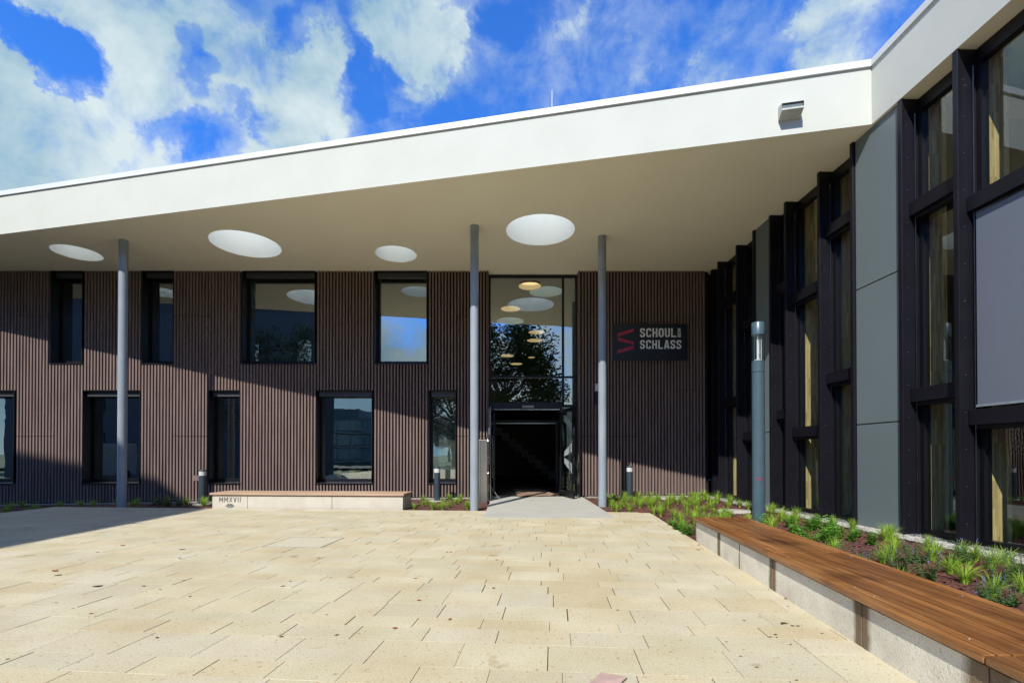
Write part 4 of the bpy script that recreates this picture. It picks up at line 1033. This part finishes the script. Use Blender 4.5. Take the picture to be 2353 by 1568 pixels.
def free(x, y):
    if (x - 5.125) ** 2 + (y - 10.2) ** 2 < .25 ** 2: return False
    for cx, cy, r in ((5.05, 15.75, .5), (5.62, 12.35, .5), (3.74, 15.6, .2), (-2.38, 15.6, .2), (-9.58, 15.2, .2), (-1.017, 13.26, .2), (2.563, 13.9, .2), (-11.25, 14.15, .2), (-.88, 15.1, .22)):
        if (x - cx) ** 2 + (y - cy) ** 2 < r * r: return False
    if -8.6 < x < -2.8 and y < 14.9: return False
    if x > rb_x(y) - .15 and x < rb_x(y, 1.02) and y < 8.75: return False
    return True
# herbs first: beside the lamp post
for (x0, x1, y0, y1, n_, src, nm, lbl, cat, grp, d, sc0) in (
        (4.35, 5.9, 7.6, 9.7, 20, HP, 'mint_plant', 'bright green leafy herb between the wooden bench and the side wing', 'herb', 'leafy herbs beside the lamp post', .26, 1.0),
        (3.0, 3.55, 9.2, 10.5, 5, HP, 'mint_plant', 'low green herb at the edge of the paving before the wooden bench', 'herb', 'herbs at the paving edge', .22, .9),
        (3.7, 6.3, 4.0, 7.2, 19, NP, 'catmint_plant', 'grey green catmint with small blue flowers beside the wooden bench', 'herb', 'catmint beside the wooden bench', .30, 1.1),
        (-11.0, -8.8, 14.4, 15.7, 7, NP, 'catmint_plant', 'dark leafy herb in the shaded bed left of the stone bench', 'herb', 'herbs in the shaded bed', .25, 1.2)):
    c = 0; tries = 0
    while c < n_ and tries < 3000:
        tries += 1; x = r6.uniform(x0, x1); y = r6.uniform(y0, y1)
        if ok(x, y, d) and free(x, y) and inbed(x, y) and x < WXo(y) - .35: placed.append((x, y)); add_herb(src, x, y, sc0 * r6.uniform(.8, 1.25), nm, lbl, cat, grp, c); c += 1
for (x0, x1, y0, y1, n_, lbl, grp, d) in (
        (2.55, 6.5, 12.9, 16.1, 62, 'bright green grass tuft in the mulch right of the entrance', 'grass tufts right of the entrance', .27),
        (3.2, 6.4, 8.8, 12.9, 44, 'bright green grass tuft between paving corner and side wing', 'grass tufts by the wing', .28),
        (3.6, 6.45, 2.8, 8.7, 54, 'long bladed grass tuft in the bed beside the wooden bench', 'grass tufts beside the wooden bench', .27),
        (-2.85, -1.1, 13.3, 16.1, 17, 'grass tuft in the small bed between stone bench and entrance', 'grass tufts left of the entrance', .27),
        (-12.9, -8.7, 14.3, 16.1, 12, 'grass tuft in the shaded bed left of the stone bench', 'grass tufts in the shaded bed', .5),
        (-17.0, -13.2, 12.4, 15.9, 14, 'grass tuft in the shaded bed at the far left', 'grass tufts at the far left', .6)):
    c = 0; tries = 0
    while c < n_ and tries < 4000:
        tries += 1; x = r6.uniform(x0, x1); y = r6.uniform(y0, y1)
        if ok(x, y, d) and free(x, y) and inbed(x, y) and x < WXo(y) - .42: placed.append((x, y)); add_tuft(x, y, r6.uniform(.75, 1.15), lbl, grp, c); c += 1

# ------------------------------------------------------------------ what stands behind the photographer (seen mirrored, and shading the left)
LEAFT = mat('tree_leaf', (.075, .115, .022), .6, c2=(.04, .07, .015), nscale=1.5)
BARK = mat('tree_bark', (.12, .085, .06), .95, c2=(.06, .045, .035), nscale=6, bump=.6, bscale=12)
def tree_mesh(seed, h, r, n):
    q = random.Random(seed); tk = MB(); cr_ = MB(); th = h * .42
    def limb(a, b_, r0, r1):
        a = Vector(a); b_ = Vector(b_); d = (b_ - a).normalized(); u = d.orthogonal().normalized(); w = d.cross(u); i = len(tk.v)
        for p, rr_ in ((a, r0), (b_, r1)):
            for k in range(8): tk.v.append(tuple(p + u * rr_ * math.cos(k * .785) + w * rr_ * math.sin(k * .785)))
        for k in range(8): tk.f.append((i + k, i + (k + 1) % 8, i + 8 + (k + 1) % 8, i + 8 + k))
    limb((0, 0, -.2), (0, 0, th), h * .028, h * .02); cl = []
    for k in range(18):
        a = q.uniform(0, 6.28); z = h * q.uniform(.38, .92); rr_ = r * q.uniform(.35, .85) * math.sqrt(max(.1, 1 - ((z / h - .6) / .45) ** 2)); p = Vector((rr_ * math.cos(a), rr_ * math.sin(a), z))
        limb((0, 0, min(th, z * .75)), p, h * .011, h * .003); cl.append((p, r * q.uniform(.25, .45)))
    for _ in range(n):
        p, s = q.choice(cl); d = Vector((q.gauss(0, 1), q.gauss(0, 1), q.gauss(0, .8))).normalized() * s * q.uniform(.3, 1.1); c = p + d; e = Vector((q.gauss(0, 1), q.gauss(0, 1), q.gauss(0, .6))).normalized(); f = e.orthogonal().normalized(); z = q.uniform(.09, .17)
        cr_.quad(c - e * z, c - f * z * .5, c + e * z, c + f * z * .5)
    return tk.mesh('trunk'), cr_.mesh('crown')
TM = [tree_mesh(1, 12, 4.2, 9000), tree_mesh(2, 12, 4.8, 24000), tree_mesh(3, 10, 3.6, 6000)]
for a_, b_ in TM: a_.materials.append(BARK); b_.materials.append(LEAFT)
def tree(x, y, s, k, lbl, grp=None):
    o = thing('broadleaf_tree', lbl, 'tree', (x, y, -.1), r6.uniform(0, 6), grp); o.scale = (s, s, s)
    for me, nm in zip(TM[k], ('trunk', 'crown')): c = bpy.data.objects.new(nm, me); col.objects.link(c); c.parent = o
tree(-15.2, 3.0, .88, 0, 'dense green tree in front of the mansard house, mirrored in the upper window')
tree(-1.0, -20, 1.40, 1, 'tall broad tree mirrored in the entrance glazing')
tree(-4.0, -23, 1.0, 2, 'lower tree beside the tall broad one across the road')
for x_, y_, s_, l_ in ((-8.0, -34, 1.2, 'broad dark tree behind and left of the tall one across the road'), (15.0, -31, 1.25, 'broad dark tree behind and right of the tall one across the road'), (19, -27, 1.5, 'big tree far right across the road'), (33, -24, 1.5, 'outermost big tree far right across the road'), (-52, -30, 1.6, 'big tree beyond the mansard house')): tree(x_, y_, s_, 1, l_)
for i in range(12):
    tree(-70 + i * 13 + r6.uniform(-4, 4), -78 + r6.uniform(-9, 9), r6.uniform(.7, 1.1), i % 3, 'distant tree in the row beyond the road', 'distant trees beyond the road')

# mansard house whose gable shades the left of the forecourt
MH = thing('mansard_house', 'tall slate clad house with steep blue mansard gable at the left of the forecourt', 'house', (-20, 0, -.3))
prof = [(-13.74, -.3), (-13.74, 12.5), (-16.7, 18.6), (-21.6, 22.4), (-26.4, 23.3), (-31.2, 22.4), (-36.1, 18.6), (-39.1, 12.5), (-39.1, -.3)]
m = MB(); y0, y1 = -4, -12; SK = lambda x, y, z: (x + (y + 4) * .42, y, z)
def hq(*p): m.quad(*[SK(*q) for q in p])
hq(*[(x, y0, z) for x, z in ((-39.1, -.3), (-13.74, -.3), (-13.74, 12.5), (-39.1, 12.5))][::-1]); hq((-13.74, y1, -.3), (-13.74, y0, -.3), (-13.74, y0, 12.5), (-13.74, y1, 12.5)); hq((-39.1, y0, -.3), (-39.1, y1, -.3), (-39.1, y1, 12.5), (-39.1, y0, 12.5)); hq((-39.1, y1, -.3), (-13.74, y1, -.3), (-13.74, y1, 12.5), (-39.1, y1, 12.5))
m.build('wall', mat('slate_hung_wall', (.09, .115, .165), .7), MH, world=True).location = -MH.location
m = MB(); q_ = prof[1:-1]
hq(*[(x, y0 + .02, z) for x, z in q_]); hq(*[(x, y1 - .02, z) for x, z in reversed(q_)])
for (xa_, za_), (xb_, zb_) in zip(q_[:-1], q_[1:]): hq((xa_, y0 + .02, za_), (xa_, y1 - .02, za_), (xb_, y1 - .02, zb_), (xb_, y0 + .02, zb_))
m.build('roof', mat('blue_slate', (.035, .05, .09), .5, c2=(.025, .035, .065), nscale=4, bump=.4), MH).location = -MH.location
for zc in (1.2, 4.8, 8.4):
    for xc in (-16, -20, -24, -28, -32, -36):
        m = MB(); m.box(xc - .6, xc + .6, -3.98, -3.94, zc, zc + 2.0); w = m.build('window', BLK, MH); w.location = -MH.location
        m = MB(); m.quad((xc - .5, -3.935, zc + .1), (xc + .5, -3.935, zc + .1), (xc + .5, -3.935, zc + 1.9), (xc - .5, -3.935, zc + 1.9)); m.build('pane', GL, w)
for xc in (-20, -26.4, -32):
    m = MB(); m.box(xc - .7, xc + .7, -3.97, -3.5, 14.2, 16.4); w = m.build('dormer', mat('dormer_white', (.6, .6, .58), .7), MH); w.location = -MH.location
    m = MB(); m.quad((xc - .5, -3.49, 14.4), (xc + .5, -3.49, 14.4), (xc + .5, -3.49, 16.1), (xc - .5, -3.49, 16.1)); m.build('pane', GL, w)

OB = thing('office_building', 'flat roofed modern building with glazed storeys mirrored in the ground floor window', 'building', (-33, -57, -.3))
m = MB(); m.box(-46, -23.5, -72, -57, -.3, 8.2); m.box(-41, -29, -70, -59, 8.2, 10.2); m.build('wall', mat('office_render', (.16, .22, .22), .8), OB).location = -OB.location
for fl_ in range(3):
    m = MB(); m.box(-44.5, -25, -57, -56.7, .2 + fl_ * 2.6, .4 + fl_ * 2.6); o = m.build('floor_band', mat('office_band', (.5, .5, .46), .8), OB); o.location = -OB.location
    for xx in range(8):
        m = MB(); x0 = -44.3 + xx * 2.4; m.quad((x0, -56.95, .7 + fl_ * 2.6), (x0 + 2.25, -56.95, .7 + fl_ * 2.6), (x0 + 2.25, -56.95, 2.55 + fl_ * 2.6), (x0, -56.95, 2.55 + fl_ * 2.6)); o = m.build('window', mat('office_glass', (.15, .30, .33), .1), OB); o.location = -OB.location

# parked van, mirrored in the left ground floor window
V = thing('white_van', 'white van parked on the far left of the forecourt, mirrored in a window', 'van', (-24, 6, -.05), R(90))
WH = mat('van_white', (.7, .71, .72), .3, coat=.5)
m = MB(); pr = [(-2.4, .35), (2.3, .35), (2.45, .7), (2.35, 1.05), (1.55, 1.3), (.75, 2.1), (.3, 2.2), (-2.35, 2.2), (-2.45, 1.2)]
i = 0; n = len(pr)
for s in (-.92, .92): m.v += [(x, s, z) for x, z in pr]
m.f.append(tuple(range(n))); m.f.append(tuple(reversed(range(n, 2 * n))))
for k in range(n): m.f.append((k, n + k, n + (k + 1) % n, (k + 1) % n))
m.build('body', WH, V, bevel=.06)
for s in (-1, 1):
    m = MB(); m.quad(*[(x, s * .925, z) for x, z in ((.35, 1.35), (1.35, 1.35), (.75, 1.98), (.35, 2.0))][::-s]); m.build('side_window', BLK, V)
    for wx in (-1.5, 1.55):
        m = MB(); m.tube([(wx, s * .70, .33), (wx, s * .94, .33)], .33, 20); w = m.build('wheel', mat('tyre', (.02, .02, .02), .8), V)
        m = MB(); m.tube([(wx, s * .94, .33), (wx, s * .95, .33)], .19, 16); m.build('rim', CHROME, w)
m = MB(); m.quad((1.5, -.8, 1.36), (1.5, .8, 1.36), (.82, .8, 2.06), (.82, -.8, 2.06)); o = m.build('windscreen', BLK, V); o.location = (.035, 0, .02)
